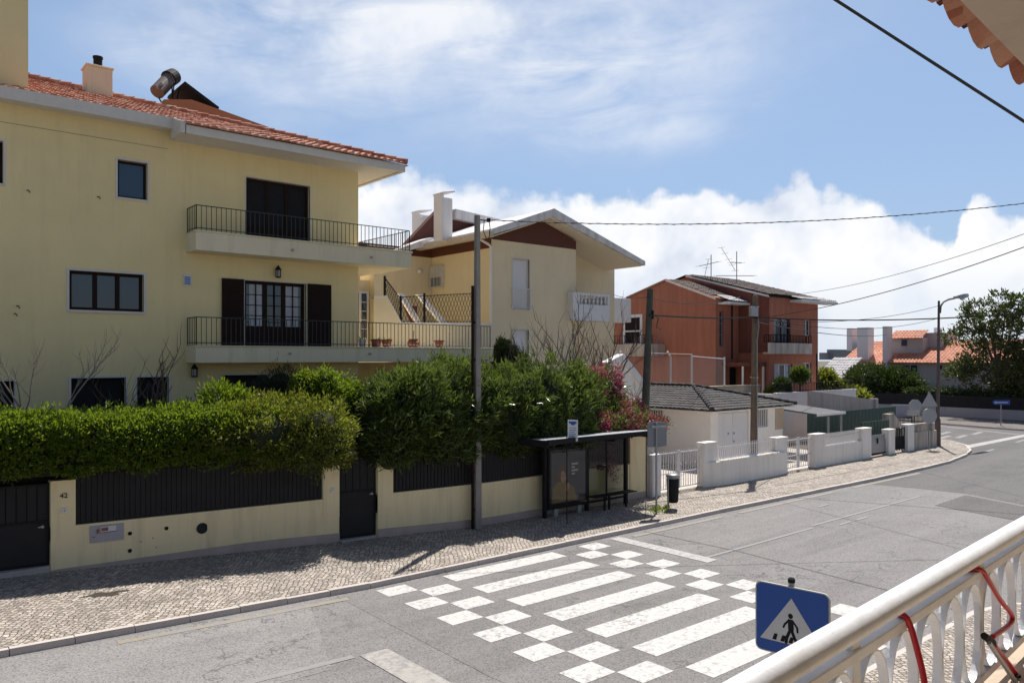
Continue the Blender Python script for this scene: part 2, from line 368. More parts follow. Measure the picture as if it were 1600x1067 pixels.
# lower the cloud bank near the skyline on the right where it thins into pale blue
low=nd(nt,'ShaderNodeMapRange',interpolation_type='SMOOTHSTEP'); nt.links.new(el,low.inputs[0]); low.inputs[1].default_value=-.01; low.inputs[2].default_value=.13; low.inputs[3].default_value=.72; low.inputs[4].default_value=1
cum=mth('MULTIPLY',cum,low.outputs[0])
# cirrus: stretched noise inside soft lobes
mpc=nd(nt,'ShaderNodeCombineXYZ'); nt.links.new(mth('MULTIPLY',mth('ADD',az,mth('MULTIPLY',el,.6)),1.),mpc.inputs[0]); nt.links.new(mth('MULTIPLY',mth('SUBTRACT',el,mth('MULTIPLY',az,.12)),3.6),mpc.inputs[1])
ci=noise(nt,mpc.outputs[0],5.5,5,.62,.5); ci2=noise(nt,mpc.outputs[0],1.9,2,.55)
lob=None
for px,py,wa,we,am in[(980,205,.10,.028,1.0),(1090,200,.05,.016,.5),(820,60,.2,.07,1.15),(1020,55,.16,.09,.6),(900,120,.12,.05,.6),(480,60,.14,.09,1.05),(300,50,.09,.06,.8),(560,20,.25,.06,.6),(250,110,.05,.05,.4),(720,180,.12,.05,.25),(1150,120,.1,.06,.15)]:
    a0,e0=AE(px,py)
    g=mth('ADD',mth('POWER',mth('ABSOLUTE',mth('DIVIDE',mth('SUBTRACT',az,a0),wa)),2.),mth('POWER',mth('ABSOLUTE',mth('DIVIDE',mth('SUBTRACT',el,e0),we)),2.))
    g=mth('MULTIPLY',mth('EXPONENT',mth('MULTIPLY',g,-1.)),am)
    lob=g if lob is None else mth('ADD',lob,g)
cim=mth('MULTIPLY',mth('MULTIPLY',lob,mth('ADD',mth('MULTIPLY',mth('SUBTRACT',ci,.33),1.1),mth('MULTIPLY',mth('SUBTRACT',ci2,.36),1.5))),1.15,clamp=True)
frn=nd(nt,'ShaderNodeMapRange',interpolation_type='SMOOTHSTEP'); nt.links.new(mth('ABSOLUTE',az),frn.inputs[0]); frn.inputs[1].default_value=1.0; frn.inputs[2].default_value=1.5; frn.inputs[3].default_value=1; frn.inputs[4].default_value=0
mask=mth('MULTIPLY',mth('MAXIMUM',cum,mth('MULTIPLY',cim,.82)),frn.outputs[0])
vel=nd(nt,'ShaderNodeMapRange',interpolation_type='SMOOTHSTEP'); nt.links.new(el,vel.inputs[0]); vel.inputs[1].default_value=.3; vel.inputs[2].default_value=.75; vel.inputs[3].default_value=.5; vel.inputs[4].default_value=0
shade=noise(nt,gen,7,4,.62)
ccol=ramp(nt,shade,[(.34,(.62,.69,.82)),(.47,(.84,.88,.95)),(.6,(1,1,1))])
lowc=nd(nt,'ShaderNodeMapRange'); nt.links.new(el,lowc.inputs[0]); lowc.inputs[1].default_value=0; lowc.inputs[2].default_value=.12; lowc.inputs[3].default_value=.6; lowc.inputs[4].default_value=0
ccol=mixc(nt,lowc.outputs[0],ccol,(.74,.82,.93))
bg2=nd(nt,'ShaderNodeBackground'); nt.links.new(ccol,bg2.inputs[0]); CL_ST=.8; bg2.inputs[1].default_value=CL_ST
# thin high veil lightens the blue
veil=nd(nt,'ShaderNodeBackground'); veil.inputs[0].default_value=(.4,.62,1,1); veil.inputs[1].default_value=.74
mv=nd(nt,'ShaderNodeMixShader'); nt.links.new(mth('MULTIPLY',vel.outputs[0],frn.outputs[0]),mv.inputs[0]); nt.links.new(sky.outputs[0],bg1.inputs[0])
nt.links.new(bg1.outputs[0],mv.inputs[1]); nt.links.new(veil.outputs[0],mv.inputs[2])
mx=nd(nt,'ShaderNodeMixShader'); nt.links.new(mask,mx.inputs[0]); nt.links.new(mv.outputs[0],mx.inputs[1]); nt.links.new(bg2.outputs[0],mx.inputs[2])
nt.links.new(mx.outputs[0],out.inputs[0])
sl=bpy.data.lights.new('sun','SUN'); sl.energy=4.6; sl.angle=R(.53); sl.color=(1,.955,.89)
so=bpy.data.objects.new('sun',sl); COL.objects.link(so); so.location=(20,10,40)
from mathutils import Vector, Matrix
so.rotation_euler=Vector(sv).to_track_quat('Z','Y').to_euler()
cam=bpy.data.cameras.new('camera'); co=bpy.data.objects.new('camera',cam); COL.objects.link(co); SC.camera=co
co.location=(0,0,H); co.rotation_euler=(R(90),0,-R(40)); cam.lens=36*F/1600; cam.sensor_width=36; cam.shift_y=24.5/1600; cam.clip_end=3000; cam.clip_start=.05
SC.view_settings.view_transform='Standard'; SC.view_settings.look='None'; SC.view_settings.exposure=.36; SC.view_settings.gamma=1
# ================================================================== GROUND
def sheet(fn,us,vs):
    m=MB(); n=len(vs)
    m.v=[(u,v,fn(u,v)) for u in us for v in vs]
    m.f=[(i*n+j,(i+1)*n+j,(i+1)*n+j+1,i*n+j+1) for i in range(len(us)-1) for j in range(n-1)]
    return m
ST('ground',MB().quad((-400,-400,-.14),(900,-400,-.14),(900,900,-.14),(-400,900,-.14)),plain('dry_ground',(.12,.105,.075),.95,var=.3,scale=.3))
us=[-40,-20,-10,-6,-3,0,2,4,6,8,10,20,29,40,60,120]
ST('main_road',sheet(lambda u,v:zr(u) if u>-11 else zr(u),us,[-30,0,5,14.2,18,24,60,120]),ASPH)
# kerb line of the far pavement, curving into the side street
kl=[(-12,14.05),(-6,14.0),(0,14.0),(8,14.0),(20,14.0),(30,13.85),(34,13.9),(37,14.0),(40.2,14.45),(42.4,15.0),(44.6,16.0),(46.2,17.3),(47.2,19.2),(47.9,24),(49,34),(52,60)]
# the band of older asphalt towards the junction (a sheet 4 mm above)
def poly(pts,mat,name,dz,kind='structure',flat=None):
    m=MB(); m.add([(x,y,(zr(x) if flat is None else flat)+dz) for x,y in pts],[tuple(range(len(pts)))])
    o=ST(name,m,mat,kind); return o
poly([(28.0,7.5),(29.3,10.5),(29.1,12.3),(28.7,13.95),(34,13.95),(37,14.05),(40.2,14.5),(42.4,15.05),(44.6,16.05),(46.2,17.35),(47.3,19.2),(48.4,26),(58.8,26),(57.9,22),(57.1,18),(56,8),(54,-8),(27,-6)],ASPM,'junction_road',.004)
poly([(26.2,10.35),(28.95,10.45),(28.0,8.2),(27.5,6.6),(25.2,6.4)],ASPD,'road_patch',.008)
poly([(-6,10.4),(5.4,10.6),(6.0,12.2),(6.6,13.9),(-6,13.9)],ASPL,'pale_road_strip',.004)
poly([(8,13.9),(14.6,13.9),(14.8,10.6),(14.9,5.8),(8,5.8)],ASPC,'crossing_road_patch',.004)
poly([(7.2,13.9),(8,13.9),(8,5.8),(7.4,5.8),(7.1,9)],ASPC,'crossing_road_patch',.004)
# pavement (far side) with kerb
def interp(pl,u):
    for (a,b),(c,d) in zip(pl,pl[1:]):
        if a<=u<=c: return b+(d-b)*(u-a)/(c-a)
    return pl[-1][1]
m=MB(); su=[-12,-8,-4,-2,0,1,2,3,4,5,6,7,8,9,10,11,12,12.8,14,16,18,20,22,24,26,28,30,32,34,36,38,40,41,42,43,44,45,46,46.8]
for a,b in zip(su,su[1:]):
    r0=interp(kl,a)+.13; r1=interp(kl,b)+.13; N=5
    e0=max(vw(a)+.25,r0+.3) if a<42 else max(24,r0+.3); e1=max(vw(b)+.25,r1+.3) if b<42 else max(24,r1+.3)
    for j in range(N):
        t0,t1=j/N,(j+1)/N
        q=[(a,r0+(e0-r0)*t0),(b,r1+(e1-r1)*t0),(b,r1+(e1-r1)*t1),(a,r0+(e0-r0)*t1)]
        m.add([(x,y,zp(x,y)) for x,y in q],[(0,1,2,3)])
ST('pavement',m,COB)
m=MB(); cs_=G(165,937,.2); pts=[(cs_[0]+(.32+.12*math.sin(3*t)+.07*math.sin(7*t+1))*math.cos(t),cs_[1]+(.13+.05*math.sin(4*t))*math.sin(t)) for t in np.linspace(0,2*PI,28,endpoint=False)]
m.add([(x,y,zp(x,y)+.006) for x,y in pts],[tuple(range(28))]); ST('pavement_stain',m,plain('old_mud_stain',(.045,.035,.025),.95,var=.4,scale=14))
def kerb_run(pl,name,w=.13,side=1,zf=zr):
    # resample and lay kerb stones with thin joints
    m=MB(); pts=[np.array(p,float) for p in pl]
    for p,q in zip(pts,pts[1:]):
        L=np.linalg.norm(q-p); n=max(1,int(round(L/.9))); d=(q-p)/L; nrm=np.array((-d[1],d[0]))*side
        for i in range(n):
            a=p+d*(L*i/n+.006); b=p+d*(L*(i+1)/n-.006); j=random.uniform(-.006,.006)
            c=[a,b,b+nrm*w,a+nrm*w]
            vs=[(x,y,zf(x)-.05) for x,y in c]+[(x+ (nrm[0]*.015 if k<2 else 0),y+(nrm[1]*.015 if k<2 else 0),zf(x)+.108+j) for k,(x,y) in enumerate(c)]
            m.add(vs,[(0,3,2,1),(4,5,6,7),(0,1,5,4),(1,2,6,5),(2,3,7,6),(3,0,4,7)])
    return ST(name,m,KERB)
kerb_run(kl,'kerb')
# near pavement with its rounded corner
nk=[(-12,5.5),(0,5.5),(8,5.5),(15.5,5.5),(16.6,5.2),(17.3,4.5),(17.6,3.4),(17.8,1),(18,-6)]
kerb_run(nk,'near_kerb',side=-1)
m=MB(); pp=[(x-(.1 if x>16 else 0),y-.13) for x,y in nk]+[(-12,-6)]
m.add([(x,y,zr(x)+.12) for x,y in pp if True],[tuple(range(len(pp)-1,-1,-1))])
m=MB()
for (a,b),(c,d) in zip(pp[:-1],pp[1:-1]):
    if c-a>.01:
        n=max(1,int((c-a)/1.5))
        for i in range(n):
            x0=a+(c-a)*i/n;x1=a+(c-a)*(i+1)/n;y0=b+(d-b)*i/n;y1=b+(d-b)*(i+1)/n
            m.add([(x0,-6,zr(x0)+.12),(x1,-6,zr(x1)+.12),(x1,y1,zr(x1)+.12),(x0,y0,zr(x0)+.12)],[(0,1,2,3)])
ST('near_pavement',m,COB)
# far pavement across the side street
fk=[(62,60),(60,30),(58.7,24.1),(57.8,22),(57.2,19.4),(56.9,17),(56.2,12),(54.6,4),(52,-10)]
kerb_run(fk,'far_kerb',side=1)
m=MB()
for (a,b),(c,d) in zip(fk,fk[1:]): m.add([(a+.12,b,.12),(c+.12,d,.12),(75,d,.14),(75,b,.14)],[(0,1,2,3)])
ST('far_pavement',m,plain('dark_paving',(.16,.14,.13),.9,var=.25,scale=3,bs=20))
# ---- markings (structure sheets 4-6 mm above)
def quadm(m,pts,dz=.009): m.add([(x,y,zr(x)+dz) for x,y in pts],[(0,1,2,3)])
sq=.535
uA=[7.8,8.5,9.2]; 
# survey values of the crossing (columns across, stripes along)
v0=G(687,893)[1]
cols_left=[(8.0,8.68),(8.68,9.38)]; stripe=(9.62,12.84); cols_right=[(13.09,13.73),(13.73,14.37)]
zm=MB(); VT=13.82
for i in range(15):
    va,vb=VT-i*sq,VT-(i+1)*sq
    if i%2==0:
        quadm(zm,[(cols_left[0][0],va-.02),(cols_left[0][1],va-.02),(cols_left[0][1],vb),(cols_left[0][0],vb)])
        if vb>7.2 or True: quadm(zm,[(stripe[0],va-.02),(stripe[1],va-.02),(stripe[1],vb),(stripe[0],vb)])
        quadm(zm,[(cols_right[1][0],va-.02),(cols_right[1][1],va-.02),(cols_right[1][1],vb),(cols_right[1][0],vb)])
    else:
        quadm(zm,[(cols_left[1][0],va-.02),(cols_left[1][1],va-.02),(cols_left[1][1],vb),(cols_left[1][0],vb)])
        quadm(zm,[(cols_right[0][0],va-.02),(cols_right[0][1],va-.02),(cols_right[0][1],vb),(cols_right[0][0],vb)])
ST('zebra_crossing_markings',zm,ZEB)
m=MB(); quadm(m,[(14.9,13.85),(15.3,13.85),(15.3,10.8),(14.9,10.8)]); 
quadm(m,[(44.2,15.72),(54.2,15.9),(54.2,16.35),(44.9,16.3)]); ST('stop_line_markings',m,ZEBW)
m=MB(); quadm(m,[(6.0,10.85),(6.5,10.85),(6.55,5.8),(6.05,5.8)]); ST('faded_stop_marking',m,paintm('faded_stop_paint',(.42,.395,.36),.75))
m=MB()
for a,b,v,w in[(15.3,20.2,11.05,.1),(20.4,27.5,11.25,.1),(-6,5.9,10.75,.14)]: quadm(m,[(a,v),(b,v+.05),(b,v+.05+w),(a,v+w)],.0085)
for a,v in[(21.1,10.82),(22.1,10.82),(23.1,12.55)]: quadm(m,[(a,v),(a+.7,v+.02),(a+.7,v+.12),(a,v+.1)],.0085)
for a,v in[(42.6,14.5),(49.0,15.05)]: quadm(m,[(a,v),(a+1.9,v+.15),(a+1.9,v+.3),(a,v+.15)],.0085)
quadm(m,[(56.6,22.3),(53.8,16.5),(54.1,16.4),(56.9,22.2)],.0085); quadm(m,[(59,30),(56.6,22.3),(56.9,22.2),(59.3,30)],.0085)
for x,y in[(49,18),(50.5,19.5),(47.9,18.5),(52,18.2)]: quadm(m,[(x,y),(x+2.2,y+.3),(x+2.2,y+.6),(x,y+.3)],.0085)
ST('worn_line_markings',m,ZEBF)
m=MB(); pr=[(16.25,13.85),(16.34,10.91),(16.1,9.0),(15.91,7.2),(15.6,5.7)]
for (a,b),(c,d) in zip(pr,pr[1:]): m.add([(a,b,.0125),(a+.022,b,.0125),(c+.022,d,.0125),(c,d,.0125)],[(0,1,2,3)])
ST('road_seam',m,plain('tar_seam',(.06,.055,.053),.9))
m=MB()
for a,b in[(-6,1.5),(3.2,7.3),(15.6,19.5),(20.4,26),(27.5,33)]: quadm(m,[(a,13.56),(b,13.56),(b,13.72),(a,13.72)],.0085)
ST('yellow_edge_markings',m,YLINE)
# garden ground behind the walls
ST('garden_ground',MB().quad((-12,17.1,.3),(20,17.1,.1),(20,40,.1),(-12,40,.3)),SOIL)
ST('driveway',MB().quad((20,16.95,.125),(36,16.95,.125),(36,25,.125),(20,25,.125)),plain('pale_driveway_paving',(.5,.45,.4),.85,var=.2,scale=1.5,bs=12))
ST('plot_ground',MB().quad((36,17.1,.11),(46.2,19.3,.11),(46.6,40,.11),(36,40,.11)),SOIL)
# ================================================================== BUILDING KIT
def wall(mb,ax,pl,a0,a1,b0,b1,holes,dep=.25):
    f=(lambda a,b,d:(a,pl+d,b)) if ax=='v' else (lambda a,b,d:(pl+d,a,b))
    A=sorted(set([a0,a1]+[x for h in holes for x in(max(h[0],a0),min(h[1],a1))])); B=sorted(set([b0,b1]+[x for h in holes for x in(max(h[2],b0),min(h[3],b1))]))
    for i in range(len(A)-1):
        for j in range(len(B)-1):
            ca,cb=(A[i]+A[i+1])/2,(B[j]+B[j+1])/2
            if any(h[0]<ca<h[1] and h[2]<cb<h[3] for h in holes): continue
            mb.quad(f(A[i],B[j],0),f(A[i+1],B[j],0),f(A[i+1],B[j+1],0),f(A[i],B[j+1],0))
    for x0,x1,y0,y1 in[(a0,a1,b0,b1)]+[h[:4] for h in holes]:
        x0,x1,y0,y1=max(x0,a0),min(x1,a1),max(y0,b0),min(y1,b1)
        for p,q in[((x0,y0),(x1,y0)),((x1,y0),(x1,y1)),((x1,y1),(x0,y1)),((x0,y1),(x0,y0))]:
            mb.quad(f(*p,0),f(*q,0),f(*q,dep),f(*p,dep))
def abox(mb,ax,pl,a0,a1,b0,b1,d0,d1):
    if ax=='v': mb.box(a0,a1,pl+d0,pl+d1,b0,b1)
    else: mb.box(pl+d0,pl+d1,a0,a1,b0,b1)
def window(par,ax,pl,a0,a1,b0,b1,nx=1,ny=1,fm=None,gm=None,name='window',fw=.06,rec=.12,surround=None,curtain=False,panel=0,label=None):
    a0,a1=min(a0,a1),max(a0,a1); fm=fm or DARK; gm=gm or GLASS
    m=MB(); d0,d1=rec,rec+.05
    abox(m,ax,pl,a0,a0+fw,b0,b1,d0,d1); abox(m,ax,pl,a1-fw,a1,b0,b1,d0,d1)
    abox(m,ax,pl,a0+fw,a1-fw,b0,b0+fw+panel,d0,d1); abox(m,ax,pl,a0+fw,a1-fw,b1-fw,b1,d0,d1)
    iw=(a1-a0-2*fw)
    for i in range(1,nx):
        c=a0+fw+iw*i/nx; abox(m,ax,pl,c-fw*.7,c+fw*.7,b0+fw+panel,b1-fw,d0,d1)
    for j in range(1,ny):
        c=b0+fw+panel+(b1-b0-2*fw-panel)*j/ny; abox(m,ax,pl,a0+fw,a1-fw,c-.012,c+.012,d0+.01,d1-.005)
    w=O(name,m,fm,par,bev=.004,label=label)
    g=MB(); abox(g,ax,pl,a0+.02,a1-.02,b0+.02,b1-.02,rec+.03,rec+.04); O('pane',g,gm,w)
    if curtain:
        cm=MB()
        for s0,s1 in curtain: abox(cm,ax,pl,a0+(a1-a0)*s0,a0+(a1-a0)*s1,b0+.12,b1-.08,rec+.022,rec+.028)
        O('curtain',cm,CURT,w)
    if surround:
        s=MB(); t=surround
        abox(s,ax,pl,a0-t,a0,b0-t,b1+t,-.015,.05); abox(s,ax,pl,a1,a1+t,b0-t,b1+t,-.015,.05)
        abox(s,ax,pl,a0,a1,b1,b1+t,-.015,.05); abox(s,ax,pl,a0,a1,b0-t,b0,-.04,.05)
        O('stone_surround',s,TRIM,w)
    return w
def railing(mb,pts,z0,z1,sp=.12,r=.007,rail=.014,mid=None,posts=None):
    for (x0,y0),(x1,y1) in zip(pts,pts[1:]):
        L=math.hypot(x1-x0,y1-y0); n=max(1,int(round(L/sp)))
        for i in range(n+1):
            t=i/n; x,y=x0+(x1-x0)*t,y0+(y1-y0)*t; rr=r*(1.6 if i in(0,n) or (posts and i%posts==0) else 1)
            mb.box(x-rr,x+rr,y-rr,y+rr,z0,z1)
        mb.tube([(x0,y0,z1),(x1,y1,z1)],rail,6)
        mb.tube([(x0,y0,z0+.07),(x1,y1,z0+.07)],rail*.8,4)
def tile_roof(par,mat,org,A,B,L,SL,lo=None,hi=None,pitch=.22,row=.38,amp=.045,name='roof_tiles',ns=8,eave=True):
    A=np.array(A,float);B=np.array(B,float)/np.linalg.norm(B);A/=np.linalg.norm(A);N=np.cross(A,B)
    if N[2]<0:N=-N
    org=np.array(org,float); nc=int(L/pitch)*ns; nr=int(math.ceil(SL/row)); vs=[];fs=[]
    a=np.arange(nc+1)*pitch/ns; h=amp*np.abs(np.sin(PI*a/pitch))**.7
    jit=np.repeat(rng.normal(0,.006,(nr,nc//ns+1)),ns,axis=1)[:,:nc+1] if nc>0 else 0
    for r_ in range(nr):
        t0,t1=r_*row-.03,min((r_+1)*row,SL)
        for t,up in((t0,.028),(t1,.0)):
            P=org+A*a[:,None]+B*(t+ (jit[r_][:,None] if up else 0))+N*(h+up+ (jit[r_]*.6 if up else 0))[:,None]
            vs.append(P)
        base=r_*2*(nc+1)
        tm=(t0+t1)/2; l=lo(tm) if lo else 0; hh=hi(tm) if hi else L
        for i in range(nc):
            am=a[i]+pitch/ns/2
            if l<=am<=hh:
                fs.append((base+i,base+i+1,base+nc+1+i+1,base+nc+1+i))
        # front lip of each course
        b2=len(vs)*(nc+1)
        P=org+A*a[:,None]+B*t0+N*(0*h+.004)[:,None]; vs.append(P)
    # re-index because lips add a third line per row
    vs2=np.concatenate(vs); fs=[]
    for r_ in range(nr):
        base=r_*3*(nc+1); t0,t1=r_*row-.03,min((r_+1)*row,SL); tm=(t0+t1)/2; l=lo(tm) if lo else 0; hh=hi(tm) if hi else L
        for i in range(nc):
            am=a[i]+pitch/ns/2
            if l<=am<=hh:
                fs.append((base+i,base+i+1,base+nc+1+i+1,base+nc+1+i)); k=base+2*(nc+1)
                fs.append((k+i,k+i+1,base+i+1,base+i))
    mb=MB(); mb.v=[tuple(p) for p in vs2]; mb.f=fs
    return O(name,mb,mat,par)
def ridge(par,mat,p,q,r=.1,step=.36,name='ridge_tiles'):
    m=MB(); p=np.array(p,float);q=np.array(q,float);L=np.linalg.norm(q-p);d=(q-p)/L;n=int(L/step)
    for i in range(n):
        a=p+d*L*i/n; b=p+d*(L*(i+1)/n+.05); m.cyl(a+np.array((0,0,.02)),b,r*1.05,r*.85,10)
    return O(name,m,mat,par)
# ================================================================== HOUSE 1 (yellow, left)
h1=T('yellow_house','large yellow three storey house with clay tile roof and two balconies','house',(5,21.7,0))
FV=21.7
holes=[]
def hp(px0,py0,px1,py1,pl=FV,g=0):
    a,z1=V(px0,py0,pl); b,_=V(px1,py0,pl); _,z0=V(px0,py1,pl); return [a+g,b-g,z0+g,z1-g]
wU=[5.09,5.8,8.78,9.74]; wUL=[1.6,2.63,8.76,9.75]; wT=[4.0,5.71,5.87,6.84]; dU=[8.41,10.34,8.02,9.78]; dL=[8.37,10.22,5.0,6.87]
g1=[1.2,2.85,2.4,4.14]; g2=[4.04,5.28,2.6,4.18]; g3=[5.55,6.33,2.2,4.18]; g4=[7.72,9.08,2.4,4.2]
holes=[wU,wUL,wT,dU,dL,g1,g2,g3,g4]
m=MB(); wall(m,'v',FV,-4,11.96,-.1,10.67,holes); m.box(-4,11.955,FV+.25,34,-.1,10.6)
m.box(11.96,16.5,24.6,33,-.1,4.5)      # ground floor wing under the terrace
O('wall',m,YEL,h1)
m=MB(); m.box(-4,6.3,FV-.006,FV,10.2,10.212); O('render_joint',m,plain('joint_shadow_grey',(.3,.27,.18),.9),h1)
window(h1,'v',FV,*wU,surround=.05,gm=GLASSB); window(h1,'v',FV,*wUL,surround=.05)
window(h1,'v',FV,*wT,nx=3,surround=.06,fw=.075)
window(h1,'v',FV,*dU,nx=3,fw=.08,surround=.03,gm=BLK,panel=.35,name='balcony_door',label='dark brown louvred balcony door on the top floor')
dl=window(h1,'v',FV,*dL,nx=3,ny=4,fw=.09,panel=.5,name='balcony_door',surround=.03,curtain=((.1,.3),(.68,.9)),label='brown glazed balcony door with pale curtains')
m=MB()
w_=(dL[1]-dL[0]-.18)/3
for i in range(3):
    c=dL[0]+.09+w_*(i+.5); m.box(c-.012,c+.012,FV+.1,FV+.13,5.6,6.78)
O('glazing_bar',m,DARK,dl)
for g in(g1,g2,g3,g4): window(h1,'v',FV,*g,nx=2 if g[1]-g[0]>1 else 1,surround=.05,gm=BLK)
for a,b in((7.72,8.33),(10.26,11.01)):
    m=MB(); m.box(a,b,FV-.07,FV-.03,5.02,6.88); m.box(a,b,FV-.08,FV-.07,5.75,5.83)
    for k in range(34): m.box(a+.05,b-.05,FV-.082,FV-.07,5.1+k*.05,5.125+k*.05)
    O('shutter',m,DARK,h1)
for px,py in((42,298),(152,308),(22,490),(26,478)):
    x,z=V(px,py,FV); m=MB(); m.tube([(x,FV,z),(x+.02,FV-.08,z),(x+.05,FV-.09,z-.06)],.012,5); O('wall_hook',m,BLK,h1)
# balconies
b1=MB(); b1.box(6.77,13.4,20.9,FV-.002,7.5,7.98); b1.box(6.77,6.9,20.9,FV-.002,7.98,8.02); 
b1.box(6.74,13.43,20.87,21.02,7.98,8.02); b1.box(11.98,13.4,FV+.01,26.5,7.5,7.98)
bb1=O('balcony',b1,SLAB,h1,bev=.01,label='upper balcony slab')
m=MB(); railing(m,[(6.8,21.65),(6.8,20.95),(13.35,20.95),(13.35,26)],8.02,8.68,.13); O('railing',m,IRON,bb1)
b2=MB(); b2.box(6.77,16.7,20.9,FV-.002,4.55,4.98); b2.box(11.98,16.7,FV+.01,27,4.55,4.97); b2.box(6.74,16.7,20.87,21.0,4.98,5.01)
bb2=O('balcony',b2,SLAB,h1,bev=.01,label='lower balcony slab running on as a terrace')
m=MB(); railing(m,[(6.8,21.65),(6.8,20.95),(16.6,20.95)],5.01,5.75,.13); O('railing',m,IRON,bb2)
for (x,z) in[(9.43,7.72),(11.95,7.72),(9.35,4.8),(11.9,4.8),(14.35,4.78)]:
    m=MB(); m.cyl((x,20.82,z),(x,20.93,z),.035,.035,10); O('drain_spout',m,STONE,h1)
# lamps
def wall_lamp(x,y,z,label):
    t=T('wall_lantern',label,'lantern',(x,y,z)); m=MB()
    m.box(x-.02,x+.02,y,y+.14,z+.12,z+.15); m.lathe((x,y,z),[(.05,-.02),(.085,0),(.085,.015),(.07,.02)],6); m.lathe((x,y,z),[(.08,.2),(.1,.22),(.04,.3),(.02,.34)],6)
    for k in range(6):
        a=PI/3*k; m.box(x+.075*math.cos(a)-.006,x+.075*math.cos(a)+.006,y+.075*math.sin(a)-.006,y+.075*math.sin(a)+.006,z+.01,z+.21)
    O('frame',m,BLK,t); g=MB(); g.lathe((x,y,z),[(.06,.015),(.068,.02),(.068,.2),(.03,.205)],6); O('glass',g,GALV,t)
wall_lamp(9.3,FV-.14,7.0,'black wall lantern above the glazed lower balcony door')
wall_lamp(6.95,FV-.14,4.18,'black wall lantern under the left end of the lower balcony')
m=MB(); m.box(6.7,6.91,FV-.03,FV-.002,6.62,6.92); pq=tag(O('wall_plaque',m,SIGNW),'small white and blue plaque between triple window and lower balcony','plaque'); OFF[pq]=(0,0,0)
m=MB()
for k in range(4): m.box(6.73,6.88,FV-.036,FV-.031,6.66+k*.055,6.69+k*.055)
O('printed_band',m,BLUE,pq)
# eaves and soffits, roof
m=MB(); m.box(-4,6.37,21.25,FV+.01,10.66,10.8); m.box(-4,6.37,21.15,21.25,10.62,10.9)
m.box(6.45,12.84,20.66,FV+.6,10.44,10.5); m.box(6.4,12.95,20.55,20.65,10.40,10.62); m.box(12.85,12.95,20.65,34,10.4,10.62); m.box(11.97,12.84,FV+.605,34,10.44,10.5)
m.prism([(20.55,10.4),(21.35,10.4),(21.35,10.95),(20.55,10.7)],'x',6.28,6.42)
O('eave',m,TRIM,h1,label='grey plastered eave and soffit')
SL1=.345; ez=10.6; ev=20.5
B=(0,1,SL1); k=math.hypot(1,SL1); LS=9.6*k
lo=lambda t:(0 if t>.62*k else 10.4); hi=lambda t:17.05-t/k
tile_roof(h1,TILE,(-4,ev,ez+.03),(1,0,0),B,17.2,LS,lo=lo,hi=hi,name='roof')
ridge(h1,TILE,(13.0,ev+.02,ez+.1),(13.0-9.5,ev+9.5,ez+9.5*SL1+.12),.09)
m=MB(); m.add([(13.05,ev,ez),(13.05,36,ez),(3.5,30,ez+9.5*SL1),(3.5,30,ez+9.5*SL1)],[(0,1,2)]); m.add([(-4,30,ez+9.5*SL1),(3.5,30,ez+9.5*SL1),(13.05,39.4,ez),(-4,39.4,ez)],[(0,1,2,3)])
O('rear_roof',m,TILE,h1)
m=MB(); m.box(-1.5,3.17,21.95,23.4,10.6,13.6); O('chimney_stack',m,YEL,h1,label='broad plain chimney stack rising at the left edge')
m=MB(); m.box(5.45,6.17,26.9,27.6,12.6,13.72); m.box(5.41,6.21,26.86,27.64,13.72,13.78); ch=O('chimney',m,SLAB,h1,bev=.02,label='small weathered chimney with dark pot')
m=MB(); m.lathe((5.81,27.2,13.78),[(.13,0),(.13,.3),(.15,.3),(.15,.36),(.03,.37)],12); O('chimney_pot',m,BLK,ch)
m=MB(); m.prism([(7.3,12.4),(7.45,12.85),(8.3,13.02),(9.23,12.88),(11.6,12.5),(11.6,12.0)],'y',26,28); O('attic_wall',m,TAN,h1,label='tan sloping attic wall behind the hip')
# solar heater
hx=T('solar_water_heater','solar water heater with silver tank on the yellow house roof','water heater',(8.1,27,13))
def P27(px,py): x,z=V(px,py,27); return x,z
m=MB(); a=P27(243,150); b=P27(276,116)
m.cyl((a[0]+.02,26.9,a[1]+.1),(b[0]-.06,27.3,b[1]-.02),.23,.23,20); O('tank',m,plain('dull_tank_metal',(.14,.11,.095),.6),hx,smooth=False)
m=MB(); m.cyl((b[0]-.2,27.2,b[1]-.16),(b[0]+.03,27.36,b[1]+.04),.27,.25,20); O('tank_cap',m,BLK,hx)
c=P27(280,135); d=P27(333,170)
m=MB(); m.add([(c[0],26.4,c[1]),(d[0],26.4,d[1]-.1),(d[0],28.2,d[1]-.1),(c[0],28.2,c[1])]+[(c[0]-.04,26.4,c[1]-.1),(d[0]-.04,26.4,d[1]-.2),(d[0]-.04,28.2,d[1]-.2),(c[0]-.04,28.2,c[1]-.1)],[(0,1,2,3),(7,6,5,4),(0,4,5,1),(1,5,6,2),(2,6,7,3),(3,7,4,0)])
O('collector_panel',m,BLK,hx)
m=MB(); e=P27(262,165)
for x0,z0,x1,z1 in[(a[0]+.1,a[1]-.05,e[0]-.05,e[1]-.15),(b[0]-.15,b[1]-.2,e[0]+.15,e[1]-.2),(c[0],c[1]-.05,e[0]+.2,e[1]-.25)]: m.tube([(x0,27,z0),(x1,27,z1)],.022,6)
m.tube([(b[0]-.3,26.7,b[1]-.1),(b[0]-.2,26.6,b[1]-.45),(e[0]+.02,26.6,e[1]-.1)],.02,6)
O('stand',m,BLK,hx)
m=MB(); m.cyl((a[0]-.02,26.8,a[1]+.2),(a[0]+.14,26.8,a[1]+.36),.07,.07,10); O('expansion_vessel',m,GALV,hx)
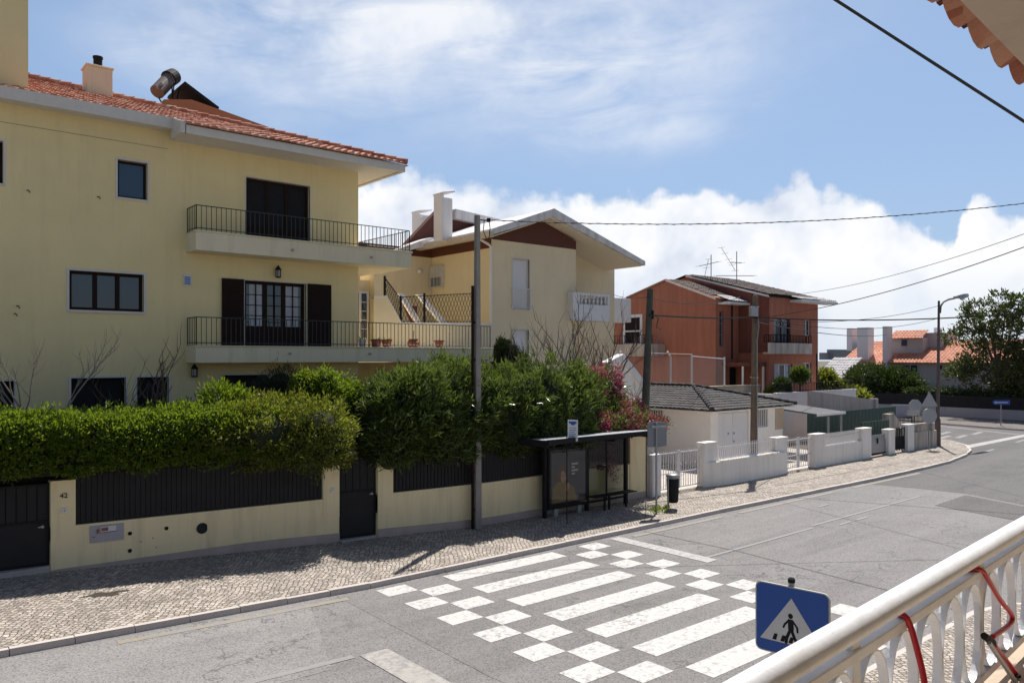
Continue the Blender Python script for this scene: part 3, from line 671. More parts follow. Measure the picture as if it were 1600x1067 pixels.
# wall between terrace and neighbour, glazed white door, stairs with lattice
tw=T('terrace_stairs','yellow outside staircase with white coping and lattice railing beside terrace','staircase',(14.5,22.5,4.98))
m=MB(); SVv=23.2
p=[V(584,541,SVv),V(584,465,SVv),V(604,463,SVv),V(626,505,SVv),V(768,506,SVv),V(768,560,SVv)]
p=[(x,max(z,4.0)) for x,z in p]; m.prism([(q[0],q[1]) for q in p],'y',SVv,SVv+.25); O('wall',m,YEL2,tw)
m=MB(); cp_=[V(584,463,SVv),V(604,462,SVv),V(627,504,SVv),V(770,505,SVv)]
for (x0,z0),(x1,z1) in zip(cp_,cp_[1:]): m.add([(x0,SVv-.03,z0),(x1,SVv-.03,z1),(x1,SVv+.3,z1),(x0,SVv+.3,z0),(x0,SVv-.03,z0-.07),(x1,SVv-.03,z1-.07),(x1,SVv+.3,z1-.07),(x0,SVv+.3,z0-.07)],[(0,1,2,3),(7,6,5,4),(0,4,5,1),(1,5,6,2),(2,6,7,3),(3,7,4,0)])
O('coping',m,WHT2,tw)
m=MB(); yv=SVv+.12
A_=V(604,433,SVv);A0=V(604,463,SVv);B_=V(627,464,SVv);B0=V(629,504,SVv);C_=V(742,458,SVv);C0=V(742,504,SVv)
def lat(m,p0,p1,q0,q1,n,y):   # p bottom, q top
    for i in range(-3,n+1):
        for s in(0,1):
            t0,t1=(i/n,(i+3)/n) if s else ((i+3)/n,i/n)
            aa=[];
            for k in range(7):
                h=k/6; t=t0+(t1-t0)*h
                if 0<=t<=1:
                    x=(p0[0]+(p1[0]-p0[0])*t)*(1-h)+(q0[0]+(q1[0]-q0[0])*t)*h; z=(p0[1]+(p1[1]-p0[1])*t)*(1-h)+(q0[1]+(q1[1]-q0[1])*t)*h
                    aa.append((x,y,z))
            if len(aa)>1: m.tube(aa,.009,4)
    m.tube([(q0[0],y,q0[1]),(q1[0],y,q1[1])],.015,6); m.tube([(p0[0],y,p0[1]+.04),(p1[0],y,p1[1]+.04)],.012,6)
lat(m,A0,B0,A_,B_,9,yv); lat(m,B0,C0,B_,C_,22,yv)
for q,t in((A0,A_),(B0,B_),(V(666,504,SVv),V(666,460,SVv)),(C0,C_)): m.box(q[0]-.03,q[0]+.03,yv-.03,yv+.03,q[1],t[1]+.05)
O('lattice_railing',m,BLK,tw)
m=MB(); q=[V(652,460,24.4),(V(690,505,24.4)),V(700,505,24.4),V(660,460,24.4)]; m.prism(q,'y',24.4,24.55); q=[V(622,458,24.0),V(652,505,24.0),V(660,505,24.0),V(630,458,24.0)]; m.prism(q,'y',24.0,24.15); O('stair_string',m,WHT2,tw)
m=MB(); q=[V(631,478,25),V(652,478,25),V(652,508,25),V(645,508,25)]; m.prism(q,'y',25,25.1); O('cellar_door',m,plain('dark_red_paint',(.12,.02,.015),.6),tw)
# end wing wall behind with white glazed door
ew=T('terrace_porch','pale yellow porch with white glazed door at the end of the terrace','porch',(13,23.6,5))
m=MB(); x0,_=V(559,500,24.2); x1,_=V(590,500,24.2); m.box(x0-1.2,x1-.25,24.35,25,4.6,7.4); m.box(x1-.25,x1+.02,24.0,25,4.6,V(580,440,24)[1]+.3)
m.box(x1-.33,x1+.1,23.92,24.3,V(580,440,24)[1]+.28,V(580,432,24)[1]+.28); O('wall',m,YEL2,ew)
xa,xb=V(559,500,24.3)[0],V(574,500,24.3)[0]
window(ew,'v',24.1,xa-.3,xb,5.0,7.0,nx=2,ny=5,fm=WPAINT,name='door',rec=.1,fw=.07,panel=.3)
# pots on the terrace edge
POTS=[(566,.13,'flower pot with pale rim at left end of the pot row'),(588,.17,'wide clay pot second from left on terrace edge'),(604,.17,'clay pot with small sprout in middle of terrace row'),(646,.2,'largest round clay urn on the terrace edge'),(686,.16,'plain clay pot at right end of terrace row')]
for i,(px,r,lb) in enumerate(POTS):
    x,_=V(px,535,21.25); t=T('clay_pot',lb,'plant pot',(x,21.25,4.98),'clay pots along the terrace edge')
    m=MB()
    if i==3: m.lathe((x,21.25,4.985),[(r*.6,0),(r,.08),(r*1.05,.17),(r*.75,.27),(r*.8,.3),(r*.6,.3),(r*.5,.2)],16)
    else: m.lathe((x,21.25,4.985),[(r*.65,0),(r*.95,.22),(r*1.08,.22),(r*1.08,.27),(r*.85,.27),(r*.8,.2)],16)
    O('pot',m,CLAY if i else TRIM,t)
    if i<3:
        m=MB()
        for k in range(26):
            a=random.random()*2*PI; l=random.uniform(.06,.16); p0=(x+.05*math.cos(a),21.25+.05*math.sin(a),5.22); d=(math.cos(a)*l*.7,math.sin(a)*l*.7,l*random.uniform(.1,.9))
            s=(-math.sin(a)*.02,math.cos(a)*.02,0); m.add([p0,(p0[0]+d[0]/2+s[0],p0[1]+d[1]/2+s[1],p0[2]+d[2]/2),(p0[0]+d[0],p0[1]+d[1],p0[2]+d[2]),(p0[0]+d[0]/2-s[0],p0[1]+d[1]/2-s[1],p0[2]+d[2]/2)],[(0,1,2,3)])
        O('plant',m,LF_HEDGE,t)
    elif i==3:
        m=MB()
        for k in range(4): m.tube([(x,21.25,5.2),(x+random.uniform(-.08,.08),21.25,5.55)],.006,4)
        O('dry_stems',m,BARK,t)
# ================================================================== HOUSE 2 (cream with brown gable)
h2=T('cream_house','cream two storey house with brown gable and wide white roof edge','house',(23,25.4,0))
F2=25.4
w1=[V(801,405,F2)[0],V(827,405,F2)[0],6.75,8.9]; w2=[V(801,515,F2)[0],V(826,515,F2)[0],3.6,5.87]
m=MB(); wall(m,'v',F2,20.2,25.12,-.1,9.6,[w1,w2]); m.box(20.205,25.115,F2+.25,34,-.1,9.6)
l1=[U(694,447,20.2)[0],U(676,447,20.2)[0],7.85,8.8]
m.box(25.13,29.44,27,34,-.1,9.7); m.box(14.5,20.19,29.8,36,-.1,9.6)
m.box(13,17.5,32.5,38,-.1,9.2)
O('wall',m,YEL2,h2)
for w in(w1,w2):
    o=window(h2,'v',F2,*w,fm=TRIM,gm=WHT2,surround=.05,rec=.08,label='window with closed white roller shutter')
m=MB(); a,b=w1[0]-.08,w1[1]+.08; y=F2-.12
m.tube([(a,y,7.62),(b,y,7.62)],.022,6); m.tube([(a,y,6.8),(b,y,6.8)],.014,6)
for i in range(11): x=a+(b-a)*i/10; m.box(x-.008,x+.008,y-.008,y+.008,6.8,7.62)
for x in(a,b): m.box(x-.01,x+.01,y,F2,7.6,7.64); m.box(x-.01,x+.01,y,F2,6.78,6.82)
O('window_guard',m,WPAINT,h2)
m=MB(); m.box(20.06,20.2-.002,l1[0]-.03,l1[1]+.03,l1[2],l1[3]); wb=O('window',m,TRIM,h2)
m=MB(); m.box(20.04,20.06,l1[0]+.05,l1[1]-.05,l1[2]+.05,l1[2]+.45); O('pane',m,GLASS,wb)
m=MB()
for i in range(9): y=l1[0]+(l1[1]-l1[0])*i/8; m.box(20.0,20.015,y-.01,y+.01,l1[2]-.04,l1[3]+.03)
for z in(l1[2]-.03,l1[3]+.02,(l1[2]+l1[3])/2): m.box(20.0,20.015,l1[0],l1[1],z-.01,z+.01)
O('grille',m,WPAINT,wb)
# rear left windows
for p0,p1 in[((606,420),(620,447)),((590,424),(601,452))]:
    a,z1=V(*p0,32.4); b,z0=V(*p1,32.4); m=MB(); m.box(a,b,32.38,32.45,z0,z1); wb=O('window',m,TRIM if p0[0]>600 else DARK,h2)
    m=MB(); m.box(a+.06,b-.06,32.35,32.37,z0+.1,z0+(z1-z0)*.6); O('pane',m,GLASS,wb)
    m=MB()
    for i in range(6): x=a+(b-a)*i/5; m.box(x-.012,x+.012,32.3,32.32,z0,z1)
    O('grille',m,WPAINT if p0[0]>600 else BLK,wb)
x,z=V(654,425,29.8); m=MB(); m.lathe((x,29.7,z-.1),[(.04,0),(.13,.05),(.13,.14),(.09,.2)],12); O('wall_light',m,WPAINT,h2)
# brown tympanum and band
ty=[(20.2-.002,9.6),(25.12,9.6),(25.12,9.75),(22.77,10.75),(20.18,9.85)]
m=MB(); m.prism([(20.19,9.6),(25.12,9.6),(25.12,9.97),(22.9,10.72),(20.19,9.78)],'y',F2-.01,F2+6); m.box(20.185,20.25,F2+.01,29.79,9.25,9.6); m.box(15,20.19,29.79,29.85,9.25,9.62); O('gable_band',m,BRN,h2)
# main roof slab
lt,rt=(19.55,9.86),(28.95,9.3); ap=(22.98,11.1); tk=.36
m=MB(); prof=[lt,ap,rt,(rt[0],rt[1]-.22),(ap[0]-.05,ap[1]-tk),(lt[0],lt[1]-.25)]
m.prism(prof,'y',24.55,33.5); sf=MB(); sf.prism([(lt[0]+.15,lt[1]-.25),(ap[0]-.05,ap[1]-tk-.004),(rt[0]-.15,rt[1]-.2),(rt[0]-.15,rt[1]-.25),(ap[0]-.05,ap[1]-tk-.05),(lt[0]+.15,lt[1]-.3)],'y',24.7,33.4); O('soffit',sf,plain('cream_soffit',(.78,.68,.52),.8,var=.08),h2); O('roof',m,ROOFW,h2,bev=.02,label='white concrete edged gable roof')
m=MB(); m.box(19.35,19.6,24.5,29.9,9.52,9.74); O('gutter',m,plain('cream_gutter',(.55,.47,.36),.6,var=.2),h2)
m=MB(); m.tube([(19.55,25.3,9.5),(19.9,25.25,9.35),(20.05,25.25,9.25),(20.05,25.25,4.0)],.055,8); m.box(19.98,20.12,25.18,25.32,7.2,7.26); O('downpipe',m,WPAINT,h2)
# rear left roof: brown parapet gable, its white edge, chimneys
Vr=30.2
q=[V(628,388,Vr),V(690,322,Vr),V(712,332,Vr),V(775,352,Vr),V(775,392,Vr)]
m=MB(); m.prism(q,'y',Vr,Vr+.35); O('attic_wall',m,BRN,h2,label='dark brown sloping attic wall')
q=[V(706,328,Vr),V(780,345,Vr),V(780,360,Vr),V(706,343,Vr)]; m=MB(); m.prism(q,'y',Vr-.3,Vr+3); O('roof_edge',m,ROOFW,h2); m=MB(); q=[V(596,398,29.4),V(668,372,29.4),V(680,372,29.4),V(680,382,29.4),V(640,391,29.4),V(620,400,29.4)]; m.prism(q,'y',29.2,Vr); O('roof_edge',m,ROOFW,h2)
for (pa,pb,pt,pbt,Vc) in[(688,707,303,368,27.4),(652,672,331,385,34)]:
    a,z1=V(pa,pt,Vc); b,_=V(pb,pt,Vc); z0=V(pa,pbt+8,Vc)[1]
    m=MB(); m.box(a,a+.1,Vc-.12,Vc+.5,z0,z1); m.box(a+.1,b,Vc,Vc+.5,z0,z1-.12)
    m.add([(a,Vc-.2,z1),(b,Vc-.2,z1+.12),(b,Vc+.58,z1+.12),(a,Vc+.58,z1),(a,Vc-.2,z1+.06),(b,Vc-.2,z1+.18),(b,Vc+.58,z1+.18),(a,Vc+.58,z1+.06)],[(0,3,2,1),(4,5,6,7),(0,1,5,4),(1,2,6,5),(2,3,7,6),(3,0,4,7)])
    O('chimney',m,WHT2,h2,bev=.01)
# right loggia balcony
m=MB(); y0=25.0; a,b=24.55,26.95
m.box(a,b,y0,27,6.36,7.1); m.box(a,a+.3,y0,F2-.01,7.1,7.62); m.box(a+.3,a+.42,y0,y0+.2,7.1,7.5); m.box(b-.14,b,y0,27,7.1,7.5); m.box(a+.3,b,y0,y0+.2,7.5,7.62); bl=O('balcony',m,WHT2,h2,bev=.01)
m=MB()
for i in range(7):
    x=a+.62+i*.26; m.lathe((x,y0+.1,7.1),[(.06,0),(.06,.04),(.035,.08),(.075,.17),(.03,.3),(.06,.36),(.06,.4)],10)
O('baluster',m,WPAINT,bl)
# front garden stair of house 2
stp=T('white_garden_stair','white stepped garden parapet wall behind the bougainvillea','wall',(24,22,0))
q=[V(950,575,22.3),V(972,560,22.3),V(1003,600,22.3),V(1003,628,22.3),V(950,640,22.3)]; q=[(x,z) for x,z in q]; m=MB(); m.prism(q,'y',22.3,22.5); O('wall',m,WHT,stp)
q=[V(948,566,22.25),V(974,553,22.25),V(1010,600,22.25),V(1006,607,22.25),V(972,563,22.25),V(950,574,22.25)]; m=MB(); m.prism(q,'y',22.2,22.6); O('coping',m,WHT2,stp)
# ================================================================== RED HOUSE
rh=T('red_house','terracotta red two storey house with staggered roofs and stained walls','house',(40,25,0))
FA,FB=26.84,24.8; uA,uB=37.8,40.06
nw=[V(1124,487,FA)[0],V(1131,487,FA)[0],5.3,7.35]; 
dd1=[V(1209,497,FB)[0],V(1235,497,FB)[0],5.5,6.98]; ww1=[V(1257,497,FB)[0],V(1267,497,FB)[0],6.0,6.98]
dd2=[V(1210,568,FB)[0],V(1238,568,FB)[0],2.7,4.3]; ww2=[V(1255,567,FB)[0],V(1268,567,FB)[0],3.2,4.35]
m=MB(); wall(m,'v',FA,uA+.2,uB-.01,-.1,8.0,[nw,[V(1140,568,FA)[0],V(1152,568,FA)[0],2.3,4.1]]); m.box(uA+.21,uB-.01,FA+.25,35,-.1,8.0)
m.prism([(FA,-.1),(FA,8.03),(30.4,9.32),(33.4,8.5),(33.4,-.1)],'x',uA,uA+.2)
m.prism([(FA,8.0),(30.4,9.3),(33.4,8.5),(33.4,8.0)],'x',uA+.2,uB-.02)
O('wall',m,REDP,rh)
m=MB(); wall(m,'v',FB,uB+.2,45.48,-.1,8.2,[dd1,ww1,dd2,ww2]); m.box(uB+.21,45.47,FB+.25,35,-.1,8.2)
m.prism([(FB,-.1),(FB,8.2),(30.6,9.75),(34,8.9),(34,-.1)],'x',uB+.005,uB+.2)
m.prism([(FB,8.2),(30.6,9.74),(34,8.9),(34,8.2)],'x',uB+.2,45.47)
O('wall',m,REDP,rh,label='front wing wall lighter than its upper side')
# dark patch wall side of the wing
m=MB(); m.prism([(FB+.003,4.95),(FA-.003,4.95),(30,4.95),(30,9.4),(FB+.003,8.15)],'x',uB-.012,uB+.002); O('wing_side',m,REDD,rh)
window(rh,'v',FA,*nw,ny=3,fm=GALV,fw=.05,gm=GLASSB); window(rh,'v',FB,*ww1,nx=2,fm=WPAINT,fw=.05); window(rh,'v',FB,*ww2,nx=2,fm=WPAINT,fw=.05)
window(rh,'v',FB,*dd2,nx=3,fm=WPAINT,fw=.06,curtain=((.1,.4),(.65,.9)),name='patio_door'); 
dr=window(rh,'v',FB,*dd1,nx=2,fm=DARK,fw=.06,name='balcony_door',curtain=((.1,.9),))
m=MB(); cx=(dd1[0]+dd1[1])/2; 
for s in(-1,1):
    for rr in(.18,.34): m.tube([(cx+s*.38+rr*math.cos(t),FB-.05,6.55+rr*math.sin(t)) for t in np.linspace(0,PI,12)],.02,5)
    for k in range(6): m.box(cx+s*.1+s*k*.12-.01,cx+s*.1+s*k*.12+.01,FB-.06,FB-.03,5.5,6.5)
m.box(dd1[0],dd1[1],FB-.06,FB-.03,6.5,6.53); m.box(dd1[0],dd1[1],FB-.06,FB-.03,6.0,6.03); O('iron_screen',m,BLK,dr)
yB=FB-.4; xA=V(1202,536,yB)[0]; xB=V(1269,536,yB)[0]; zB0=V(1235,553,yB)[1]; zB1=V(1235,536,yB)[1]; m=MB(); m.box(xA,xB,yB,FB-.003,zB0,zB0+.1); m.box(xA,xB,yB,yB+.1,zB0+.1,zB1); rb=O('balcony',m,OLDW,rh)
m=MB(); railing(m,[(xA+.05,FB-.05),(xA+.05,yB+.05),(xB-.05,yB+.05),(xB-.05,FB-.05)],zB1,zB1+.45,.16,.012,.018); O('railing',m,BLK,rb)
xx=V(959,536,28)[0]; 
m=MB(); a=V(938,536,27.6)[0]; b=V(1039,536,27.6)[0]; m.box(a,b,26.0,27.6,4.95,5.5) if False else None
q0=U(1039,536,uA)[0]; q1=U(960,536,uA)[0]; m.box(uA-1.2,uA-.003,q0,q1+2,4.75,5.5)
rb2=O('balcony',m,OLDW,rh,label='long white side balcony')
m=MB(); railing(m,[(uA-1.15,q0+.05),(uA-1.15,q1+1.9)],5.5,6.05,.2,.012,.018); O('railing',m,BLK,rb2)
q2,q3=U(1004,505,uA)[0],U(974,505,uA)[0]; m=MB(); m.box(uA-.04,uA-.004,q2,q3,5.5,7.4); bd=O('balcony_door',m,WPAINT,rh); m=MB(); m.box(uA-.06,uA-.04,q2+.2,q3-.2,5.6,6.3); m.box(uA-.06,uA-.04,q2+.2,q3-.2,6.4,7.2); O('pane',m,DARK,bd)
m=MB(); q4,q5=U(986,466,34)[0],U(958,466,34)[0]; m.box(V(958,0,30)[0],V(986,0,30)[0],30,31,V(970,503,30)[1],V(970,466,30)[1]); O('white_parapet',m,WHT2,rh)
# roofs: edge slab and front eaves with tiles
k1=(9.32-8.03)/(30.4-FA); 
def slabroof(name,u0,u1,vf,zf,va,za,vb,zb,mat):
    m=MB(); m.prism([(vf,zf),(va,za),(vb,zb),(vb,zb+.1),(va,za+.12),(vf,zf+.1)],'x',u0,u1); return O(name,m,mat,rh)
slabroof('roof',uA-.1,uB-.02,FA-.05,8.03,30.4,9.34,33.6,8.45,TAN); slabroof('roof',uB-.12,45.6,FB-.05,8.16,30.6,9.76,34.2,8.85,DARK)
sA=1.31/3.6; sB=1.6/5.85
tile_roof(rh,TILEB,(uA+.05,FA+.3,8.17+.3*sA),(1,0,0),(0,1,sA),2.2,3.3,name='roof_tiles',pitch=.25); tile_roof(rh,TILEW,(uA+.5,FA-.75,8.17-.75*sA+.02),(1,0,0),(0,1,sA),1.6,1.1,name='eave_tiles',pitch=.25)
tile_roof(rh,TILEB,(uB+.0,FB-.05,8.31),(1,0,0),(0,1,sB),5.4,5.9,name='roof_tiles',pitch=.25); tile_roof(rh,TILEW,(uB+2.2,FB-.75,8.3-.75*sB+.01),(1,0,0),(0,1,sB),4.2,1.0,name='eave_tiles',pitch=.25)
m=MB(); m.box(uA+.2,uB-.02,FA-.8,FA-.002,7.74,7.86); m.box(uB+2.2,46.4,FB-.8,FB-.002,7.94,8.08); m.box(uB+.01,uB+.05,FB,30.4,8.0,8.1) if False else None; O('eave',m,WHT2,rh)
m=MB(); 
for u0,vf,zf,va,za in((uA-.13,FA-.05,8.03,30.4,9.36),(uB-.15,FB-.05,8.16,30.6,9.78)): m.prism([(vf,zf-.03),(va,za-.03),(va,za+.07),(vf,zf+.07)],'x',u0,u0+.04)
O('verge_trim',m,WHT2,rh)
m=MB(); m.box(uA+.6,uB+2.2,FA-1.9 if False else 25.0,FA-.003,4.18,4.4); m.box(uB-.003,uB+.0,24,24.1,0,0) if False else None
O('porch_canopy',m,REDD,rh)
m=MB(); m.box(uA+.02,uA+.1,25.05,25.13,2.3,4.18); m.box(uB-.2,uB-.1,25.05,25.15,2.3,4.18); O('porch_post',m,WPAINT,rh)
m=MB(); a=V(1140,568,FA)[0]; b=V(1152,568,FA)[0]; m.box(a,b,FA+.1,FA+.15,2.3,4.1); O('door',m,BLK,rh)
m=MB(); m.tube([(uA+1.55,FA-.04,7.9),(uA+1.55,FA-.04,4.6)],.05,6); m.tube([(45.3,FB-.04,4.9),(45.3,FB-.04,2.3)],.04,6) ; O('downpipe',m,BLK,rh)
# terrace and retaining walls behind the garage
tr=T('terrace_wall','cream retaining wall carrying the wire fence behind the garage','wall',(30,24.6,0))
m=MB(); m.box(20.8,uA+1,24.6,24.85,-.1,3.1); m.box(20.8,46,24.85,27,-.1,2.35) if False else None; m.box(20.7,uA+1,24.55,24.9,3.1,3.18); O('wall',m,BALC,tr)
st_=T('front_terrace','white stained terrace parapet in front of the red house','wall',(41,22.5,0))
m=MB(); m.box(37.0,45.5,22.4,22.6,-.1,2.75); m.box(37,37.2,22.6,24.5,-.1,2.75); m.box(36.95,45.55,22.35,22.65,2.75,2.82); m.box(37.2,45.5,22.6,FB-.003,2.0,2.3); O('wall',m,WHT2,st_)
m=MB(); railing(m,[(37.2,22.5),(45.4,22.5)],2.82,3.3,.16,.012,.018); O('railing',m,BLK,st_)
wf=T('chain_link_fence','wire mesh fence on white posts behind the dark garage roof','fence',(30,24.7,3.18))
PX=[(961,0),(975,1),(1013,0),(1048,1),(1081,0),(1132,0)]
for px,bent in PX:
    x,_=V(px,600,24.7); zt=V(px,553,24.7)[1] if px!=1132 else V(px,558,24.7)[1]; m=MB(); pts=[(x,24.7,3.18),(x,24.7,zt-.15 if bent else zt)]
    if bent: pts.append((x-.25,24.7,zt+.12))
    m.tube(pts,.045,8); O('post',m,WPAINT,wf)
m=MB(); xa=V(961,600,24.7)[0]; xb=V(1132,600,24.7)[0]; zt=V(1081,557,24.7)[1]; s=.16
n=int((xb-xa)/s); hgt=zt-3.25
for i in range(-int(hgt/s),n):
    for d in(1,-1):
        x0=xa+i*s; z0=3.22; x1=x0+hgt; z1=z0+hgt
        if d<0: z0,z1=z1,z0
        # clip to the panel
        t0=max(0,(xa-x0)/(x1-x0)); t1=min(1,(xb-x0)/(x1-x0))
        if t1>t0: m.tube([(x0+(x1-x0)*t0,24.7,z0+(z1-z0)*t0),(x0+(x1-x0)*t1,24.7,z0+(z1-z0)*t1)],.005,3)
O('wire_mesh',m,GALV,wf)
m=MB(); m.tube([(V(1081,0,24.7)[0],24.7,4.75),(xb,24.7,4.6)],.03,6); m.tube([(V(1013,0,24.7)[0],24.7,4.9),(V(1081,0,24.7)[0],24.7,4.85)],.01,4); O('top_rail',m,WPAINT,wf)
# ================================================================== GARAGE
gr=T('white_garage','low white garage with hipped dark grey tile roof and double doors','garage',(29,21.5,0))
GF=19.25; gu0,gu1=26.75,32.2; gb=24.4; GARW=plaster('garage_white_plaster',(.9,.84,.78),.12,stain=(.4,.36,.3))
gd=[V(1122,646,GF)[0],V(1170,646,GF)[0],.1,2.38]; gw1=[V(1184,640,GF)[0],V(1200,640,GF)[0],1.62,2.42]; gw2=[V(1211,640,GF)[0],V(1224,640,GF)[0],1.45,2.38]
m=MB(); wall(m,'v',GF,gu0+.2,gu1,0,2.52,[gd,gw1]); m.box(gu0+.205,gu1-.005,GF+.25,gb,0,2.52)
ls=[U(1036,650,gu0)[0],U(1012,650,gu0)[0],1.72,2.4]; wall(m,'u',gu0,GF,gb,0,2.52,[ls],dep=.2)
O('wall',m,GARW,gr)
m=MB(); cx=(gd[0]+gd[1])/2; m.box(gd[0],cx-.008,GF+.06,GF+.1,.12,2.36); m.box(cx+.008,gd[1],GF+.06,GF+.1,.12,2.36)
gdo=O('door',m,WHT2,gr,bev=.004); 
for hx0,hz0 in((cx+.06,1.1),(cx+.06,1.45),(cx-.35,1.45)): m=MB(); m.box(hx0,hx0+.04,GF+.02,GF+.06,hz0,hz0+.08); O('handle',m,GALV,gdo)
window(gr,'v',GF,*gw1,fm=WPAINT,fw=.05,gm=BLK,rec=.1); m=MB()
for i in range(6): x=gw1[0]+.05+(gw1[1]-gw1[0]-.1)*i/5; m.box(x-.02,x+.02,GF+.01,GF+.05,gw1[2],gw1[3])
O('window_bars',m,WPAINT,gr)
window(gr,'u',gu0,*ls,fm=WPAINT,fw=.05,gm=BLK,rec=.1); m=MB()
for i in range(7): y=ls[0]+.05+(ls[1]-ls[0]-.1)*i/6; m.box(gu0+.01,gu0+.05,y-.02,y+.02,ls[2],ls[3])
O('window_bars',m,WPAINT,gr)
m=MB(); m.box(gw2[0],gw2[1],GF-.03,GF-.002,gw2[2],gw2[3]); O('meter_hatch',m,BALC,gr,bev=.006)
e0,e1,f0,f1=26.35,32.75,18.88,24.53; ezg=2.55; au,av=29.4,22.1; az_=3.36
sF=(az_-ezg)/(av-f0); kk=math.hypot(1,sF); SF=(av-f0)*kk
tile_roof(gr,TILED,(e0,f0,ezg),(1,0,0),(0,1,sF),e1-e0,SF,lo=lambda t:(au-e0)*t/SF,hi=lambda t:(e1-e0)-(e1-au)*t/SF,pitch=.23,row=.32,amp=.03)
sL=(az_-ezg)/(au-e0); SLn=(au-e0)*math.hypot(1,sL)
tile_roof(gr,TILED,(e0,f1,ezg),(0,-1,0),(1,0,sL),f1-f0,SLn,hi=lambda t:(f1-f0)-(av-f0)*t/SLn,pitch=.23,row=.32,amp=.03)
m=MB(); m.add([(e1,f0,ezg),(e1,f1,ezg),(au,f1,az_),(au,av,az_)],[(0,1,2,3)]); O('rear_roof',m,TILED,gr)
ridge(gr,TILED,(e0,f0,ezg+.05),(au,av,az_+.04),.09); ridge(gr,TILED,(e1,f0,ezg+.05),(au,av,az_+.04),.09); ridge(gr,TILED,(au,f1,az_+.04),(au,av,az_+.04),.09)
m=MB(); m.box(e0+.05,e1-.05,f0+.05,GF-.003,2.44,2.5); m.box(e0+.05,gu0-.003,GF-.003,f1-.05,2.44,2.5); O('eave',m,GARW,gr)
# carport beyond the garage
cpt=T('carport','grey roofed carport with thin posts right of the garage','carport',(34,20,0))
ca=G(1240,650,2.05); m=MB(); m.box(32.9,35.5,18.0,18.15,2.0,2.14); m.add([(32.9,18.1,2.1),(35.5,18.1,2.1),(35.5,22,2.45),(32.9,22,2.45),(32.9,18.1,2.16),(35.5,18.1,2.16),(35.5,22,2.51),(32.9,22,2.51)],[(0,3,2,1),(4,5,6,7),(0,1,5,4),(1,2,6,5),(2,3,7,6),(3,0,4,7)]); O('roof',m,plain('grey_fibre_cement',(.09,.09,.095),.8,var=.2),cpt)
m=MB(); m.box(32.9,35.5,17.97,18.0,2.05,2.17); O('fascia',m,WHT2,cpt)
for x,y in((35.4,18.15),(34.2,18.15),(35.4,21.8)): m=MB(); m.box(x-.04,x+.04,y-.04,y+.04,.12,2.05 if y<20 else 2.4); O('post',m,GALV,cpt)
m=MB(); m.box(32.9,35.5,21.9,22.05,.1,2.35); O('rear_wall',m,plain('blue_grey_wall',(.16,.18,.18),.8),cpt)
m=MB(); 
for x in(33.2,34.0,34.8): m.box(x,x+.5,21.82,21.9,.2,1.9)
O('door',m,BLK,cpt)
m=MB(); m.box(32.3,38.5,17.9,18.0,.1,1.02) ; cw=T('low_garden_wall','low cream wall inside the plot under the carport','wall',(35,17.9,.1)); O('wall',m,BALC,cw)
# ================================================================== STREET WALLS
def run(mb,u0,u1,z0,z1,t,off=0,n=6,zf=None):    # box following the wall line
    for i in range(n):
        a=u0+(u1-u0)*i/n; b=u0+(u1-u0)*(i+1)/n
        zb0=zw(a)+z0 if z0 is not None else zw(a)-.2; zb1=zw(b)+z0 if z0 is not None else zw(b)-.2
        y0,y1=vw(a)+off,vw(b)+off
        vs=[(a,y0,zb0),(b,y1,zb1),(b,y1+t,zb1),(a,y0+t,zb0),(a,y0,z1),(b,y1,z1),(b,y1+t,z1),(a,y0+t,z1)]
        fs=[(0,3,2,1),(4,5,6,7),(0,1,5,4),(2,3,7,6)]
        if i==0: fs.append((3,0,4,7))
        if i==n-1: fs.append((1,2,6,5))
        mb.add(vs,fs)
    return mb
gA0,gA1=W(79),W(118); gB0,gB1=W(505),W(530); gC0,gC1=W(590),W(614); wE=W(840); wF=W(1008)
yw=T('yellow_garden_wall','long pale yellow garden wall with grey plinth and dark slatted panels','wall',(8,17,0))
m=MB(); run(m,gA0,gB1,None,1.29,.28); O('wall',m,YELW,yw,label='left stretch of yellow wall')
m=MB(); run(m,gC0,wF,None,1.27,.28); O('wall',m,YELW,yw,label='right stretch of yellow wall')
for a,b in((gA0,gA1),(gB0,gB1),(gC0,gC1)):
    m=MB(); run(m,a,b,.6,2.22,.3,-.012,1); O('pillar',m,YELW,yw)
m=MB(); run(m,wF-.75,wF,0,2.3,.34,-.02,1); O('pillar',m,YELW,yw)
m=MB(); run(m,gA0-.002,gB1+.002,-.2,zw(5)*0+.0,.02,-.02,1) if False else None
def plinth(u0,u1):
    n=8
    for i in range(n):
        a=u0+(u1-u0)*i/n;b=u0+(u1-u0)*(i+1)/n; ya,yb=vw(a)-.025,vw(b)-.025; ha,hb=.2+.0*a,.2
        if u0<5: ha=.03+.17*min(1,(a-u0)/4); hb=.03+.17*min(1,(b-u0)/4)
        m.add([(a,ya,zw(a)-.1),(b,yb,zw(b)-.1),(b,yb+.02,zw(b)-.1),(a,ya+.02,zw(a)-.1),(a,ya,zw(a)+ha),(b,yb,zw(b)+hb),(b,yb+.024,zw(b)+hb),(a,ya+.024,zw(a)+ha)],[(0,3,2,1),(4,5,6,7),(0,1,5,4),(1,2,6,5),(2,3,7,6),(3,0,4,7)])
m=MB(); plinth(gA0+.02,gB1); plinth(gC0,wF); O('stone_plinth',m,plain('red_grey_stone',(.42,.35,.32),.85,var=.3,scale=2.5,bs=15),yw)
